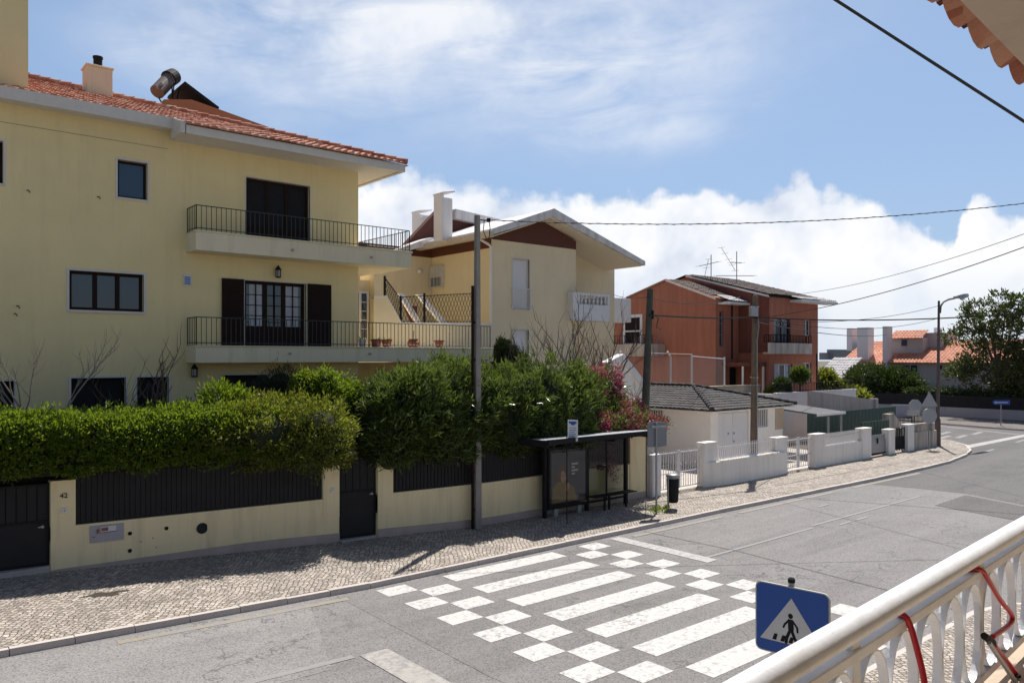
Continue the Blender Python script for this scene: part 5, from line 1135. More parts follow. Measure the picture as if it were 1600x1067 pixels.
def tri(t,x,v,zt):
    dx_,dy_=.8,-.6; mt=plain('pale_sign_back',(.4,.4,.41),.5)
    pts=[(0,.0),(-.42,-.72),(.42,-.72)]; m=MB(); m.add([(x+dx_*a,v+dy_*a-.05,zt+b) for a,b in pts]+[(x+dx_*a,v+dy_*a-.02,zt+b) for a,b in pts],[(0,1,2),(5,4,3),(0,3,4,1),(1,4,5,2),(2,5,3,0)]); O('triangle_panel',m,mt,t)
    pts=[(.38*math.cos(k*PI/10),-1.2+.38*math.sin(k*PI/10)) for k in range(20)]; m=MB(); m.add([(x+dx_*a,v+dy_*a-.05,zt+b) for a,b in pts]+[(x+dx_*a,v+dy_*a-.02,zt+b) for a,b in pts],[tuple(range(20)),tuple(range(39,19,-1))]+[(i,(i+1)%20,(i+1)%20+20,i+20) for i in range(20)]); O('round_panel',m,mt,t)
fsign('road_sign','triangular sign above a round one on a post beside the street lamp',1451,612,702,16.45,tri)
def arrow(t,x,v,zt):
    m=MB(); pts=[(-.38,0),(-.3,.14),(.42,.14),(.42,-.14),(-.3,-.14)]; dx_,dy_=.8,-.6; m.add([(x+dx_*a,v+dy_*a-.05,zt+b) for a,b in pts]+[(x+dx_*a,v+dy_*a-.02,zt+b) for a,b in pts],[tuple(range(5)),tuple(range(9,4,-1))]+[(i,(i+1)%5,(i+1)%5+5,i+5) for i in range(5)]); O('arrow_panel',m,plain('white_arrow_board',(.5,.48,.46),.6),t)
fsign('direction_sign','small white arrow shaped board below the octagonal sign',1425,645,672,19.6,arrow)
def barrow(t,x,v,zt):
    m=MB(); pts=[(-.6,0),(-.48,.15),(.55,.15),(.55,-.15),(-.48,-.15)]; dx_,dy_=.77,-.64; m.add([(x+dx_*a,v+dy_*a-.05,zt-.12+b) for a,b in pts]+[(x+dx_*a,v+dy_*a-.02,zt-.12+b) for a,b in pts],[tuple(range(5)),tuple(range(9,4,-1))]+[(i,(i+1)%5,(i+1)%5+5,i+5) for i in range(5)]); p=O('arrow_panel',m,BLUE,t)
    m=MB(); m.add([(x+dx_*a,v+dy_*a-.056,zt-.12+b) for a,b in((-.4,-.03),(.4,-.03),(.4,.03),(-.4,.03))],[(0,1,2,3)]); m.add([(x+dx_*a,v+dy_*a-.056,zt-.12+b) for a,b in((-.52,0),(-.38,.09),(-.38,-.09))],[(0,2,1)]); O('printed_arrow',m,SIGNW,p)
u_=ray(1564,0); ku=58.6/u_[0]; fsign('direction_sign','blue arrow shaped direction sign on the far pavement','','','',0,None) if False else None
xb,vb=58.6,58.6/u_[0]*u_[1]; zt=H-(631-HZ)/F*ku+.12; t=T('direction_sign','blue arrow shaped direction sign on the far pavement','sign',(xb,vb,.12)); m=MB(); m.tube([(xb,vb,.1),(xb,vb,zt)],.035,6); O('post',m,GALV,t); barrow(t,xb,vb,zt+.1)
ns=T('notice_board','tall grey rectangular board across the side street','sign',(52,24,0)); r_=ray(1407,0); kq=60.5/r_[0]; vq=kq*r_[1]; z1=H-(632-HZ)/F*kq; z0=H-(653-HZ)/F*kq; m=MB(); m.add([(60.5-.5,vq+.5,z0),(60.5+.3,vq-.6,z0),(60.5+.3,vq-.6,z1),(60.5-.5,vq+.5,z1),(60.7-.5,vq+.5,z0),(60.7+.3,vq-.6,z0),(60.7+.3,vq-.6,z1),(60.7-.5,vq+.5,z1)],[(0,1,2,3),(7,6,5,4),(0,3,7,4),(1,5,6,2),(3,2,6,7),(0,4,5,1)]); O('panel',m,plain('pale_blue_board',(.33,.35,.42),.6),ns)
m=MB(); m.box(60.4,60.5,vq-.05,vq+.05,.1,z0+.1); O('post',m,GALV,ns)
# ================================================================== FAR SIDE WALL AND HOUSE
fw=T('far_boundary_wall','long low pale wall with dark fence above across the side street','wall',(64.5,24,.12)); m=MB(); m.box(64.5,64.8,-5,38,0,.85); O('wall',m,plaster('blue_white_plaster',(.42,.4,.4),.3),fw); m=MB(); m.box(64.6,64.65,-5,38,.85,1.75); O('fence_panel',m,DFEN,fw)
fh=T('far_white_house','long white house with orange tile roof and plain square chimneys beyond the crossing','house',(72,28,0))
def Y(px,u=72.): r=ray(px,0); return u/r[0]*r[1]
def Zu(px,py,u=72.): r=ray(px,py); return H+u/r[0]*r[2]
ya,yb=Y(1318),Y(1640)
m=MB(); m.box(72,84,yb,ya,-.1,4.25); m.box(71.2,72,Y(1390),Y(1332,71.2),-.1,4.0) if False else None; O('wall',m,plaster('far_white_plaster',(.5,.47,.46),.25),fh)
sR=.42
tile_roof(fh,TILEF,(71.4,Y(1312,71.4),4.2),(0,-1,0),(1,0,sR),Y(1312)-Y(1640),5.2,pitch=.3,row=.45,amp=.06,name='roof')
tile_roof(fh,TILEF,(70.9,Y(1335,70.9),3.98),(0,-1,0),(1,0,sR),Y(1335,70.9)-Y(1382,70.9),3.4,pitch=.3,row=.45,amp=.06,name='low_roof')
m=MB(); m.add([(76.1,Y(1312),6.2),(76.1,Y(1640),6.2),(84.5,Y(1640),3.6),(84.5,Y(1312),3.6)],[(0,3,2,1)]); O('rear_roof',m,TILEF,fh)
for p0,p1,pt,pb_,u in((1323,1331,513,540,75.5),(1339,1356,512,560,71.8),(1379,1385,510,568,71.2),(1459,1463,512,525,77)):
    m=MB(); m.box(u,u+1.2,Y(p1,u),Y(p0,u),Zu(p0,pb_,u)-.5,Zu(p0,pt,u)); O('chimney',m,WHT2,fh)
m=MB(); m.box(73.4,77,Y(1442,73.4),Y(1386,73.4),4.2,Zu(1400,528,73.4)); m.box(74.6,78,Y(1472,74.6),Y(1442,74.6),4.5,Zu(1450,520,74.6)); O('attic_wall',m,plaster('far_white_plaster',(.5,.47,.46),.25),fh)
tile_roof(fh,TILEF,(73.0,Y(1386,73),Zu(1400,529,73)),(0,-1,0),(1,0,sR),Y(1386,73)-Y(1443,73),1.9,pitch=.3,row=.45,amp=.06,name='attic_roof')
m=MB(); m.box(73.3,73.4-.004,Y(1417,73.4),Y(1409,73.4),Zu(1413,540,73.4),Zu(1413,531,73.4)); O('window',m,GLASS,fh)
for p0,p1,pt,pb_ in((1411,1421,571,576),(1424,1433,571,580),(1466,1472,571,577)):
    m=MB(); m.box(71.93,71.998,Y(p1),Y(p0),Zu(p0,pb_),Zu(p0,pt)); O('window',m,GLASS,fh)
m=MB(); u=71.3; m.box(71.9,72,Y(1312,72),Y(1310,72),3.9,4.0) if False else None
sh=T('far_striped_roof_house','small building with pale striped tile roof behind the red house','house',(70,38,0)); m=MB(); y0_,y1_=Y(1318,66),Y(1272,66); m.box(66.5,72,y0_,y1_,0,2.9); O('wall',m,REDD,sh); tile_roof(sh,TILEW,(66,Y(1272,66),2.85),(0,-1,0),(1,0,.5),y1_-y0_,4.0,pitch=.3,row=.5,amp=.05,name='roof')
sk=T('distant_grey_block','tiny pale block on the skyline beyond the striped roof','building',(160,90,0)); m=MB(); 
def box_at(m,p0,p1,pt,pb_,u,d=8): m.box(u,u+d,Y(p1,u),Y(p0,u),Zu(p0,pb_,u),Zu(p0,pt,u))
box_at(m,1292,1303,546,562,160); O('wall',m,plain('hazy_grey_wall',(.25,.25,.28),.9),sk); m=MB(); box_at(m,1280,1288,551,562,158); O('low_wing',m,plain('hazy_grey_wall',(.3,.3,.33),.9),sk)
# ================================================================== ANTENNAS AND CABLES
def antenna(label,u0,v,px,pyb,pyt,arms):
    x,z0=V(px,pyb,v); _,z1=V(px,pyt,v); t=T('roof_antenna',label,'antenna',(x,v,z0),'roof antennas'); m=MB(); m.tube([(x,v,z0-.3),(x,v,z1)],.03,5); O('mast',m,GALV,t); m=MB()
    for (a,b,c,d) in arms:
        p=V(a,b,v);q=V(c,d,v); m.tube([(p[0],v,p[1]),(q[0],v,q[1])],.018,4)
        n=max(2,int(abs(q[0]-p[0])/.35))
        for i in range(n+1): s=i/n; xx=p[0]+(q[0]-p[0])*s; zz=p[1]+(q[1]-p[1])*s; m.tube([(xx,v-.25,zz),(xx,v+.25,zz)],.01,3)
    O('aerial',m,GALV,t)
antenna('left roof antenna with crooked short arms on the red house',0,29,1111,439,398,[(1092,416,1123,409),(1107,405,1101,432)])
antenna('right roof antenna with long boom and diagonal rod on the red house',0,28.6,1151,443,393,[(1119,431,1178,431),(1142,410,1159,411),(1127,387,1149,423)])
CAB=plain('black_cable',(.012,.012,.014),.6)
def cable(label,p,q,r,sag=.2,mat=None,ext=0,twist=False):
    p=np.array(p,float);q=np.array(q,float); q=q+(q-p)*ext; m=MB(); pts=[]
    for i in range(41): t=i/40; c=p+(q-p)*t; c[2]-=sag*4*t*(1-t); pts.append(c)
    m.tube(pts,r,6)
    if twist:
        L=np.linalg.norm(q-p); N=int(L/.12); tw=[]
        for i in range(N): t=i/N; c=p+(q-p)*t; c[2]-=sag*4*t*(1-t); a=i*PI/2; tw.append(c+np.array((0,math.cos(a)*r*1.2,math.sin(a)*r*1.2)))
        m.tube(tw,r*.8,4)
    o=O('overhead_cable',m,mat or CAB); tag(o,label,'cable'); return o
top=(12.78+.4,16.62,8.42)
cable('twisted cable running right from the top of the concrete pole',top,(*((lambda a:(a[0],8.,a[1]))(V(1600,308,8))),),.011,.42,ext=.15,twist=True)
j=V(1013,492,17.9); k_=V(1178,496,17.0)
cable('cable spanning from green pole to brown pole',(j[0],17.85,j[1]),(k_[0],17.0,k_[1]),.03,.06)
e=V(1600,480,9); cable('thick black cable running right from the brown pole',(k_[0],17.0,k_[1]),(e[0],9.,e[1]),.024,.28,ext=.3)
e=V(1600,367,7); cable('thin cable rising to the right edge from the brown pole',(k_[0],17.0,k_[1]-.05),(e[0],7.,e[1]),.013,.45,ext=.3)
a=V(1235,461,26); e=V(1600,354,10); cable('fine cable rising from the red house roof to the right edge',(a[0],26,a[1]),(e[0],10,e[1]),.012,.5,ext=.2)
a=V(1180,500,17); e=V(1466,478,16.85); cable('fine cable from brown pole to the street lamp top',(a[0],17,a[1]),(e[0],16.85,e[1]),.012,.35)
a=V(1180,503,17); b=D(1385,523,70); cable('slack cable from brown pole to the far white house',(a[0],17,a[1]),b,.02,.3)
a=V(1467,497,16.85); b=V(1182,496,17.0); cable('lower fine cable between brown pole and street lamp',(b[0],17,b[1]),(a[0],16.85,a[1]),.012,.5)
a=V(1015,466,17.9); b=V(1160,462,26.8); cable('slack cable from green pole to the red house wall',(a[0],17.9,a[1]),(b[0],26.78,b[1]),.014,.35)
a=V(960,461,27); cable('fine cable from the cream house corner to the green pole',(a[0],27,a[1]),(j[0],17.9,V(1015,464,17.9)[1]),.012,.1)
P1=np.array(D(1305,0,6.));P2=np.array(D(1600,190,6.)); dP=P2-P1; cable('thick overhead cable crossing the sky at top right',P1-dP*2,P2+dP*1.2,.0115,.0,twist=False)
# ================================================================== OUR BALCONY
# rail line, 4.4 degrees off the street
rd=np.array((.99706,.0766,0)); rn=np.array((-.0766,.99706,0)); r0=np.array((0.,1.064,0))
def RP(s,d=0,z=0): return r0+rd*s+rn*d+np.array((0,0,z))
bk=T('balcony_railing','white painted balcony railing with oval rings and thick round handrail','railing',tuple(RP(3,0,3.12)))
m=MB(); m.tube([RP(-2,0,3.805),RP(9,0,3.805)],.044,24); O('handrail',m,RAILP,bk,smooth=True)
m=MB()
def rbox(m,s0,s1,d0,d1,z0,z1):
    c=[RP(s0,d0,z0),RP(s1,d0,z0),RP(s1,d1,z0),RP(s0,d1,z0),RP(s0,d0,z1),RP(s1,d0,z1),RP(s1,d1,z1),RP(s0,d1,z1)]; m.add(c,[(0,3,2,1),(4,5,6,7),(0,1,5,4),(1,2,6,5),(2,3,7,6),(3,0,4,7)])
rbox(m,-2,9,-.02,.02,3.695,3.733); O('upper_bar',m,RAILP,bk,bev=.004)
m=MB(); rbox(m,-2,9,-.02,.02,3.215,3.25); O('lower_bar',m,RAILP,bk,bev=.004)
s_=2.547
for i in range(-3,5):
    s=s_+1.41*i; m=MB(); rbox(m,s-.03,s+.03,-.012,.012,3.12,3.77); O('post',m,RAILP,bk,bev=.003)
for i in range(-10,23):
    if i%5==0 and False: continue
    k=i; base=s_+1.41*(k//5)+.141+.282*(k%5); m=MB(); zc=3.4725; n=36; vs=[]
    for q in range(n):
        t=2*PI*q/n
        for rr in(0,.006):
            for d in(-.017,.017): vs.append(RP(base+(.136-rr)*math.cos(t),d,zc+(.2225-rr)*math.sin(t)))
    fs=[]
    for q in range(n):
        a=q*4;b=((q+1)%n)*4
        fs+=[(a,b,b+1,a+1),(a+2,a+3,b+3,b+2),(a,a+2,b+2,b),(a+1,b+1,b+3,a+3)]
    m.add(vs,fs); O('ring',m,RAILP,bk,smooth=False)
fl=T('balcony_floor','sunlit tan balcony slab edge under the white railing','balcony',tuple(RP(3,0,3.0))); m=MB(); rbox(m,-3,10,-2.6,.12,2.92,3.12); O('slab',m,BALC,fl,bev=.01)
m=MB(); rbox(m,-3,10,-.32,-.06,3.121,3.17); O('raised_edge',m,BALC,fl,bev=.01)
# own house wall behind and above, eave with tiles
oh=T('own_house','near house with grey plaster soffit and clay tile eave overhead','house',tuple(RP(5,-1.7,3)))
m=MB(); rbox(m,-8,-5.0,-9,-2.6,-.2,5.62); rbox(m,7.5,12,-9,-.9,-.2,5.62); rbox(m,-5,7.5,-9,-2.62,-.2,5.62); O('wall',m,YEL2,oh)
eh=5.62; ed=-.43
m=MB(); rbox(m,-8,14,-9,ed,eh,eh+.1); O('soffit',m,plaster('grey_soffit_plaster',(.5,.43,.36),.35),oh)
m=MB(); 
for i in range(-30,60):
    s=i*.22; t=[]
    for rr,zz in((.105,0),(.092,0)):
        pass
    n=8; vs=[]
    for e_,dz in((ed-.25,.19),(ed+.1,.07)):
        for rr in(.112,.096):
            for q in range(n+1):
                a=PI*q/n; vs.append(RP(s+rr*math.cos(a),e_,eh+dz+rr*math.sin(a)*.8))
    L_=n+1; fs=[]
    for q in range(n):
        fs+=[(q,q+1,2*L_+q+1,2*L_+q),(L_+q,3*L_+q,3*L_+q+1,L_+q+1),(2*L_+q,2*L_+q+1,3*L_+q+1,3*L_+q)]
    m.add(vs,fs)
    vs=[]
    for e_,dz in((ed-.25,.12),(ed+.06,.0)):
        for rr in(.1,.115):
            for q in range(n+1):
                a=PI+PI*q/n; vs.append(RP(s+.11+rr*math.cos(a),e_,eh+dz+.08+rr*math.sin(a)*.7))
    m.add(vs,fs)
O('tile_eave',m,TILE,oh,smooth=False)
# red folding airer arms hooked on the upper bar
al=T('clothes_airer','red bent metal arms with black clamp hooked over the white railing','clothes airer',tuple(RP(3.2,0,3.2)))
def RPx(px,py,d):  # on the vertical plane parallel to the railing at offset d
    r=ray(px,py); n=rn[:2]; k=(np.dot(r0[:2],n)+d)/np.dot(r[:2],n); return np.array((r[0]*k,r[1]*k,H+r[2]*k))
def smooth(pts,it=2):
    pts=[np.array(p,float) for p in pts]
    for _ in range(it):
        o=[pts[0]]
        for a,b in zip(pts,pts[1:]): o+=[a*.75+b*.25,a*.25+b*.75]
        pts=o+[pts[-1]]
    return pts
m=MB(); m.tube(smooth([RPx(1393,963,.06),RPx(1400,961,.03),RPx(1414,960,-.02),RPx(1422,975,-.03),RPx(1432,1010,-.05),RPx(1445,1062,-.08),RPx(1446,1100,-.1)]),.0115,12); O('hook_arm',m,REDM,al,smooth=True)
m=MB(); m.tube(smooth([RPx(1492,898,.05),RPx(1505,892,.03),RPx(1532,886,-.02),RPx(1544,905,-.03),RPx(1562,937,-.04),RPx(1584,962,-.06),RPx(1578,976,-.06),RPx(1550,995,-.06)]),.0115,12); O('hook_arm',m,REDM,al,smooth=True)
m=MB(); a=RPx(1538,993,-.07);b=RPx(1551,1003,-.07); m.tube([a,b],.016,8); O('clamp',m,BLK,al); m=MB(); b2_=RPx(1590,1057,-.09); c2_=RPx(1557,1004,-.06); m.tube([b2_+np.array((0,0,.01)),b2_],.015,8); O('clamp',m,BLK,al)
m=MB(); m.tube([RPx(1553,1008,-.05),RPx(1590,1055,-.08)],.013,8); O('red_bar',m,REDM,al); m=MB(); m.tube([RPx(1545,1003,-.08),RPx(1600,1085,-.12)],.0105,8); O('grey_tube',m,GALV,al)
# pedestrian crossing sign (across the street direction)
ps=T('pedestrian_crossing_sign','blue square crossing sign with walking figure seen over the railing','sign',(7.22,4.2,.12))
PL=np.array((7.17,4.60)); PR=np.array((7.27,3.84)); zc=2.03; wS=np.linalg.norm(PR-PL); dS=(PR-PL)/wS; hS=.71; nS=np.array((dS[1],-dS[0]))
if nS[0]>0: nS=-nS
def SP(a,b,o=0): q=PL+dS*(a*wS)+nS*o; return (q[0],q[1],zc-hS/2+b*hS)
def rr_poly(i,r):
    out=[]
    for cx,cz,t0 in((1-i-r,1-i-r,0),(i+r,1-i-r,PI/2),(i+r,i+r,PI),(1-i-r,i+r,1.5*PI)):
        for k in range(7): t=t0+k*PI/12; out.append((cx+r*math.cos(t),cz+r*math.sin(t)))
    return out
def plate(par,pts,o0,o1,mat,name):
    m=MB(); n=len(pts); m.add([SP(a,b,o1) for a,b in pts]+[SP(a,b,o0) for a,b in pts],[tuple(range(n)),tuple(range(2*n-1,n-1,-1))]+[(i,i+n,(i+1)%n+n,(i+1)%n) for i in range(n)]); return O(name,m,mat,par)
pn=plate(ps,rr_poly(0,.09),-.02,0,plain('pale_sign_edge',(.5,.5,.47),.5),'panel'); plate(pn,rr_poly(.018,.075),0,.003,BLUE,'blue_face')
plate(pn,[(.5,.84),(.07,.18),(.93,.18)],.003,.005,SIGNW,'white_triangle')
FG=BLK
def cap(pts,w,nm='figure'):   # thick polyline in the plate's plane
    for (a,b),(c,d) in zip(pts,pts[1:]):
        L=math.hypot(c-a,d-b); nx_,nz=-(d-b)/L*w/2,(c-a)/L*w/2
        FM.append([(a+nx_,b+nz),(c+nx_,d+nz),(c-nx_,d-nz),(a-nx_,b-nz)])
    for a,b in pts: FM.append([(a+w/2*math.cos(t*PI/6),b+w/2*math.sin(t*PI/6)) for t in range(12)])
FM=[]
FM.append([(.49+.034*math.cos(t*PI/8),.585+.038*math.sin(t*PI/8)) for t in range(16)])
FM.append([(.455,.54),(.525,.54),(.535,.42),(.53,.37),(.46,.37),(.455,.45)])
cap([(.465,.52),(.41,.45),(.395,.41)],.028); cap([(.52,.52),(.58,.44),(.585,.38)],.028)
cap([(.475,.36),(.44,.27),(.43,.2)],.042); cap([(.515,.36),(.55,.27),(.585,.2)],.042)
for a in(.24,.35,.46,.6,.7): FM.append([(a,.2),(a+.055,.2),(a+.075,.29),(a+.03,.29)])
m=MB()
for i,p in enumerate(FM): m.add([SP(a,b,.0052+.0002*(i%9)) for a,b in p],[tuple(range(len(p)))])
O('walking_figure',m,FG,pn)
m=MB(); q=PL+dS*wS*.47-nS*.055; m.cyl((q[0],q[1],.1),(q[0],q[1],zc+hS/2+.05),.03,.03,14); O('post',m,GALV,ps,smooth=False); m=MB(); m.lathe((q[0],q[1],zc+hS/2+.05),[(.036,-.02),(.036,.015),(.02,.03)],14); O('post_cap',m,BLK,ps)
m=MB(); q2=PL+dS*wS*.47-nS*.075
for z in(1.85,2.25): m=MB(); m.box(q2[0]-.03,q2[0]+.03,q2[1]-.06,q2[1]+.06,z,z+.03); O('clamp',m,GALV,ps)
# ================================================================== VEGETATION
def leafmesh(name,P,Dr,Ln,Wd,mat,par,fold=.0):
    n=len(P); Dr=Dr/np.linalg.norm(Dr,axis=1)[:,None]; rv=rng.normal(size=(n,3)); Sd=np.cross(Dr,rv); Sd/=np.linalg.norm(Sd,axis=1)[:,None]+1e-9
    L=(Ln*(.6+.8*rng.random(n)))[:,None]; Wd_=(Wd*(.7+.6*rng.random(n)))[:,None]; off=np.array(OFF.get(par,(0,0,0)))
    P=P-off
    v=np.empty((n,4,3)); v[:,0]=P; v[:,1]=P+Dr*L*.5+Sd*Wd_*.5; v[:,2]=P+Dr*L; v[:,3]=P+Dr*L*.5-Sd*Wd_*.5
    me=bpy.data.meshes.new(name); me.vertices.add(4*n); me.vertices.foreach_set('co',v.reshape(-1)); me.loops.add(4*n); me.loops.foreach_set('vertex_index',np.arange(4*n)); me.polygons.add(n); me.polygons.foreach_set('loop_start',np.arange(n)*4); me.update(calc_edges=True)
    me.materials.append(mat); o=bpy.data.objects.new(name,me); COL.objects.link(o); o.parent=par; OFF[o]=tuple(off); return o
def lumps(P,s,k): 
    r=np.zeros(len(P)); 
    for i in range(4):
        w=np.random.RandomState(int(k)*7+i).normal(size=3)*s*(1.3**i); r+=np.sin(P@w+i*1.7)/(1.25**i)
    return r/2.4
def blobpts(blobs,n,seed,zmin=0,jit=.12,lump=.16,ls=2.2):
    A=np.array([ (b[3]*b[4]+b[4]*b[5]+b[3]*b[5]) for b in blobs]); A/=A.sum(); idx=rng.choice(len(blobs),n,p=A); Bq=np.array(blobs)[idx]
    d=rng.normal(size=(n,3)); d/=np.linalg.norm(d,axis=1)[:,None]
    c=Bq[:,:3];r=Bq[:,3:6]; q=c+d*r; rad=1-np.abs(rng.normal(0,jit,n))+lump*lumps(q,ls,seed)
    so_=rng.random(n)<.05; rad=np.where(so_,rad+rng.uniform(.02,.28,n),rad)
    P=c+d*r*rad[:,None]; nr=d/r; nr/=np.linalg.norm(nr,axis=1)[:,None]
    keep=P[:,2]>zmin
    for b in blobs:
        e=((P-np.array(b[:3]))/np.array(b[3:6])); keep&=~((e**2).sum(1)<.5)
    return P[keep],nr[keep]
def twigs(P,N,k,up=.5,spread=.8,ext=.05):
    n=len(P); Pk=np.repeat(P,k,0)+rng.normal(0,ext,(n*k,3)); Dk=np.repeat(N,k,0)+rng.normal(0,spread,(n*k,3)); Dk[:,2]+=up; return Pk,Dk
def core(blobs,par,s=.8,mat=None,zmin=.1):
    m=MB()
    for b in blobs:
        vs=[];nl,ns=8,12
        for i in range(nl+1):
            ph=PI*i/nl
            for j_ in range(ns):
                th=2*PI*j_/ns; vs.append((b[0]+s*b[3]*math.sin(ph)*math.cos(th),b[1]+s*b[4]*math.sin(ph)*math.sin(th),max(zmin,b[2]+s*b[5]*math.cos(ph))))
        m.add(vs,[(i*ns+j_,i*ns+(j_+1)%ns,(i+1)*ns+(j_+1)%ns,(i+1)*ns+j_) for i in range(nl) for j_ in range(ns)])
    return O('shaded_core',m,mat or INNER,par)  # solid dark blobs standing in for the shaded inside of the crown
def shrub(name,label,cat,blobs,mat,n,k,L,Wd,group=None,up=.5,spread=.8,jit=.12,lump=.16,ls=2.2,cs=.8,seed=1,zmin=.2,trunk=None,ext=.05):
    c=np.mean([b[:3] for b in blobs],0); t=T(name,label,cat,(float(c[0]),float(c[1]),.1),group)
    P,N=blobpts(blobs,n,seed,zmin,jit,lump,ls); P,Dk=twigs(P,N,k,up,spread,ext); leafmesh('crown',P,Dk,L,Wd,mat,t)
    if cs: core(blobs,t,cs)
    m=MB(); tr_=trunk or [(c[0],c[1],.1,c[0],c[1],c[2],.06)]
    for a in tr_: m.tube([(a[0],a[1],a[2]),((a[0]+a[3])/2+random.uniform(-.05,.05),(a[1]+a[4])/2,(a[2]+a[5])/2),(a[3],a[4],a[5])],a[6],7,a[6]*.6)
    O('trunk',m,BARK,t); return t
# clipped hedge: box surface points
hd=T('clipped_hedge','long clipped light green hedge overhanging the left stretch of yellow wall','hedge',(3.5,18,.3))
def boxpts(x0,x1,yf,yb,z0,z1,n):
    A=np.array([(x1-x0)*(z1-z0),(x1-x0)*(yb(0)-yf(0)),(yb(0)-yf(0))*(z1-z0)]); A/=A.sum(); idx=rng.choice(3,n,p=A)
    x=x0+(x1-x0)*rng.random(n); t=rng.random(n); s=rng.random(n); P=np.empty((n,3)); N=np.zeros((n,3)); f=np.array([yf(v) for v in x]); b=np.array([yb(v) for v in x])
    k=idx==0; P[k]=np.c_[x[k],f[k],z0+(z1-z0)*t[k]]; N[k]=(0,-1,0)
    k=idx==1; P[k]=np.c_[x[k],f[k]+(b[k]-f[k])*s[k],np.full(k.sum(),z1)]; N[k]=(0,0,1)
    k=idx==2; P[k]=np.c_[np.full(k.sum(),x1),f[k]+(b[k]-f[k])*s[k],z0+(z1-z0)*t[k]]; N[k]=(1,0,0)
    return P,N
yf=lambda u:vw(u)-.42; yb=lambda u:vw(u)+1.3
P,N=boxpts(-3,7.4,yf,yb,2.36,3.47,11000)
ed_=np.clip((P[:,2]-3.1)/.45,0,1)**2; k=N[:,1]<-.5; P[k,1]+=ed_[k]*.28
k=N[:,2]>.5; fr=np.array([yf(u) for u in P[:,0]]); P[k,2]-=np.clip(.3-(P[k,1]-fr[k]),0,.3)*.8
lm=lumps(P,1.7,3)+.6*lumps(P,5.5,13); P+=N*(lm[:,None]*.1); sel=rng.random(len(P))<.05; P[sel,2]+=np.where(N[sel,2]>.5,1,0)*rng.uniform(.03,.22,sel.sum()); P[:,2]+=np.where(P[:,2]<2.6,lumps(P,2.5,9)*.13,0); P-=N*np.abs(rng.normal(0,.11,len(P)))[:,None]
Pk,Dk=twigs(P,N,9,.7,.75,.035); leafmesh('foliage',Pk,Dk,.085,.034,LF_HEDGE,hd)
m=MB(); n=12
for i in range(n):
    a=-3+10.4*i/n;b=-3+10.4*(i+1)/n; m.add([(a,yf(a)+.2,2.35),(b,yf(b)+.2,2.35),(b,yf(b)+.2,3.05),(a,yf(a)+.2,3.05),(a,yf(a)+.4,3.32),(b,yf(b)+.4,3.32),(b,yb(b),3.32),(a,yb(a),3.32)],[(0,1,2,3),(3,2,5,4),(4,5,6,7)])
m.add([(7.4,yf(7.4)+.14,2.4),(7.4,yb(7.4),2.4),(7.4,yb(7.4),3.32),(7.4,yf(7.4)+.14,3.3)],[(0,1,2,3)]); m.box(-3,7.35,yf(4)+.9,yb(4)-.1,.3,3.3); O('shaded_core',m,INNER,hd)  # dark solid filling in place of the hedge's shaded inside
shrub('shrub','yellow green bushy shrub spilling over fence left of walk gate','shrub',[(7.2,17.3,2.95,1.0,.75,.72),(8.4,17.15,2.85,.85,.7,.82),(6.2,17.5,2.9,.7,.6,.5),(7.8,16.95,2.6,.6,.4,.4),(7.8,18.1,3.1,1.3,.8,.65),(6.7,17.6,3.2,.6,.6,.45),(8.9,17.3,2.5,.45,.5,.5)],LF_YEL,4200,9,.11,.032,seed=4,cs=.7,jit=.2,lump=.34,ls=3.5,trunk=[(7.8,18.1,.2,7.8,17.8,2.9,.05),(8.5,18.0,.2,8.4,17.7,2.8,.05)])
shrub('shrub','bright green upright shoots at the right end of the hedge','shrub',[(6.45,18.3,3.3,.35,.35,.9),(6.9,18.3,3.4,.25,.3,.6)],LF_HEDGE,700,9,.14,.03,seed=5,up=1.3,cs=.5,jit=.3)
shrub('shrub','light green leafy shrub under the lower balcony left of oleanders','shrub',[(9.25,18.4,3.4,.75,.6,.95),(8.8,18.7,3.7,.4,.45,.75),(9.8,18.5,3.3,.6,.6,.85),(9.1,18.2,3.9,.3,.35,.5)],LF_HEDGE,2600,8,.1,.035,seed=6,cs=.75,jit=.2,lump=.25)
shrub('shrub','dark feathery shrub against the wall under the lower balcony','shrub',[(8.6,19.8,3.5,.6,.5,1.0),(8.2,19.6,3.2,.5,.5,.9)],LF_CON,1500,8,.12,.012,seed=7,cs=.8,jit=.2)
ole=[[(10.6,18.0,3.0,.95,1.0,1.3),(11.2,17.7,3.2,.8,.8,1.15),(10.3,17.6,2.6,.55,.6,.9)],[(12.6,17.9,3.1,1.15,1.0,1.4),(12.0,17.5,2.7,.8,.7,1.1),(13.3,17.7,3.3,.8,.8,1.1)],[(14.7,17.8,3.15,1.2,1.0,1.35),(15.6,17.6,3.0,1.0,.9,1.35),(14.1,17.5,2.7,.8,.7,1.0)],[(17.0,17.8,3.0,1.05,.9,1.25),(16.4,17.5,2.8,.9,.8,1.2),(17.4,17.8,2.5,.6,.6,.8)]]
OL=['dense oleander bush just right of the walk gate','tall oleander bush directly left of the concrete pole','tall oleander bush directly right of the concrete pole','oleander bush beside the bougainvillea over the shelter']
ole=[[(x,y-.45,z,a,bb,cc) for x,y,z,a,bb,cc in g_] for g_ in ole]
for i,(b,lab) in enumerate(zip(ole,OL)): shrub('oleander_bush',lab,'bush',b,LF_OLE,3400,9,.2,.034,'oleander bushes behind the wall',seed=20+i,up=.55,cs=.84,jit=.16,lump=.32,ls=3.4,zmin=2.0)
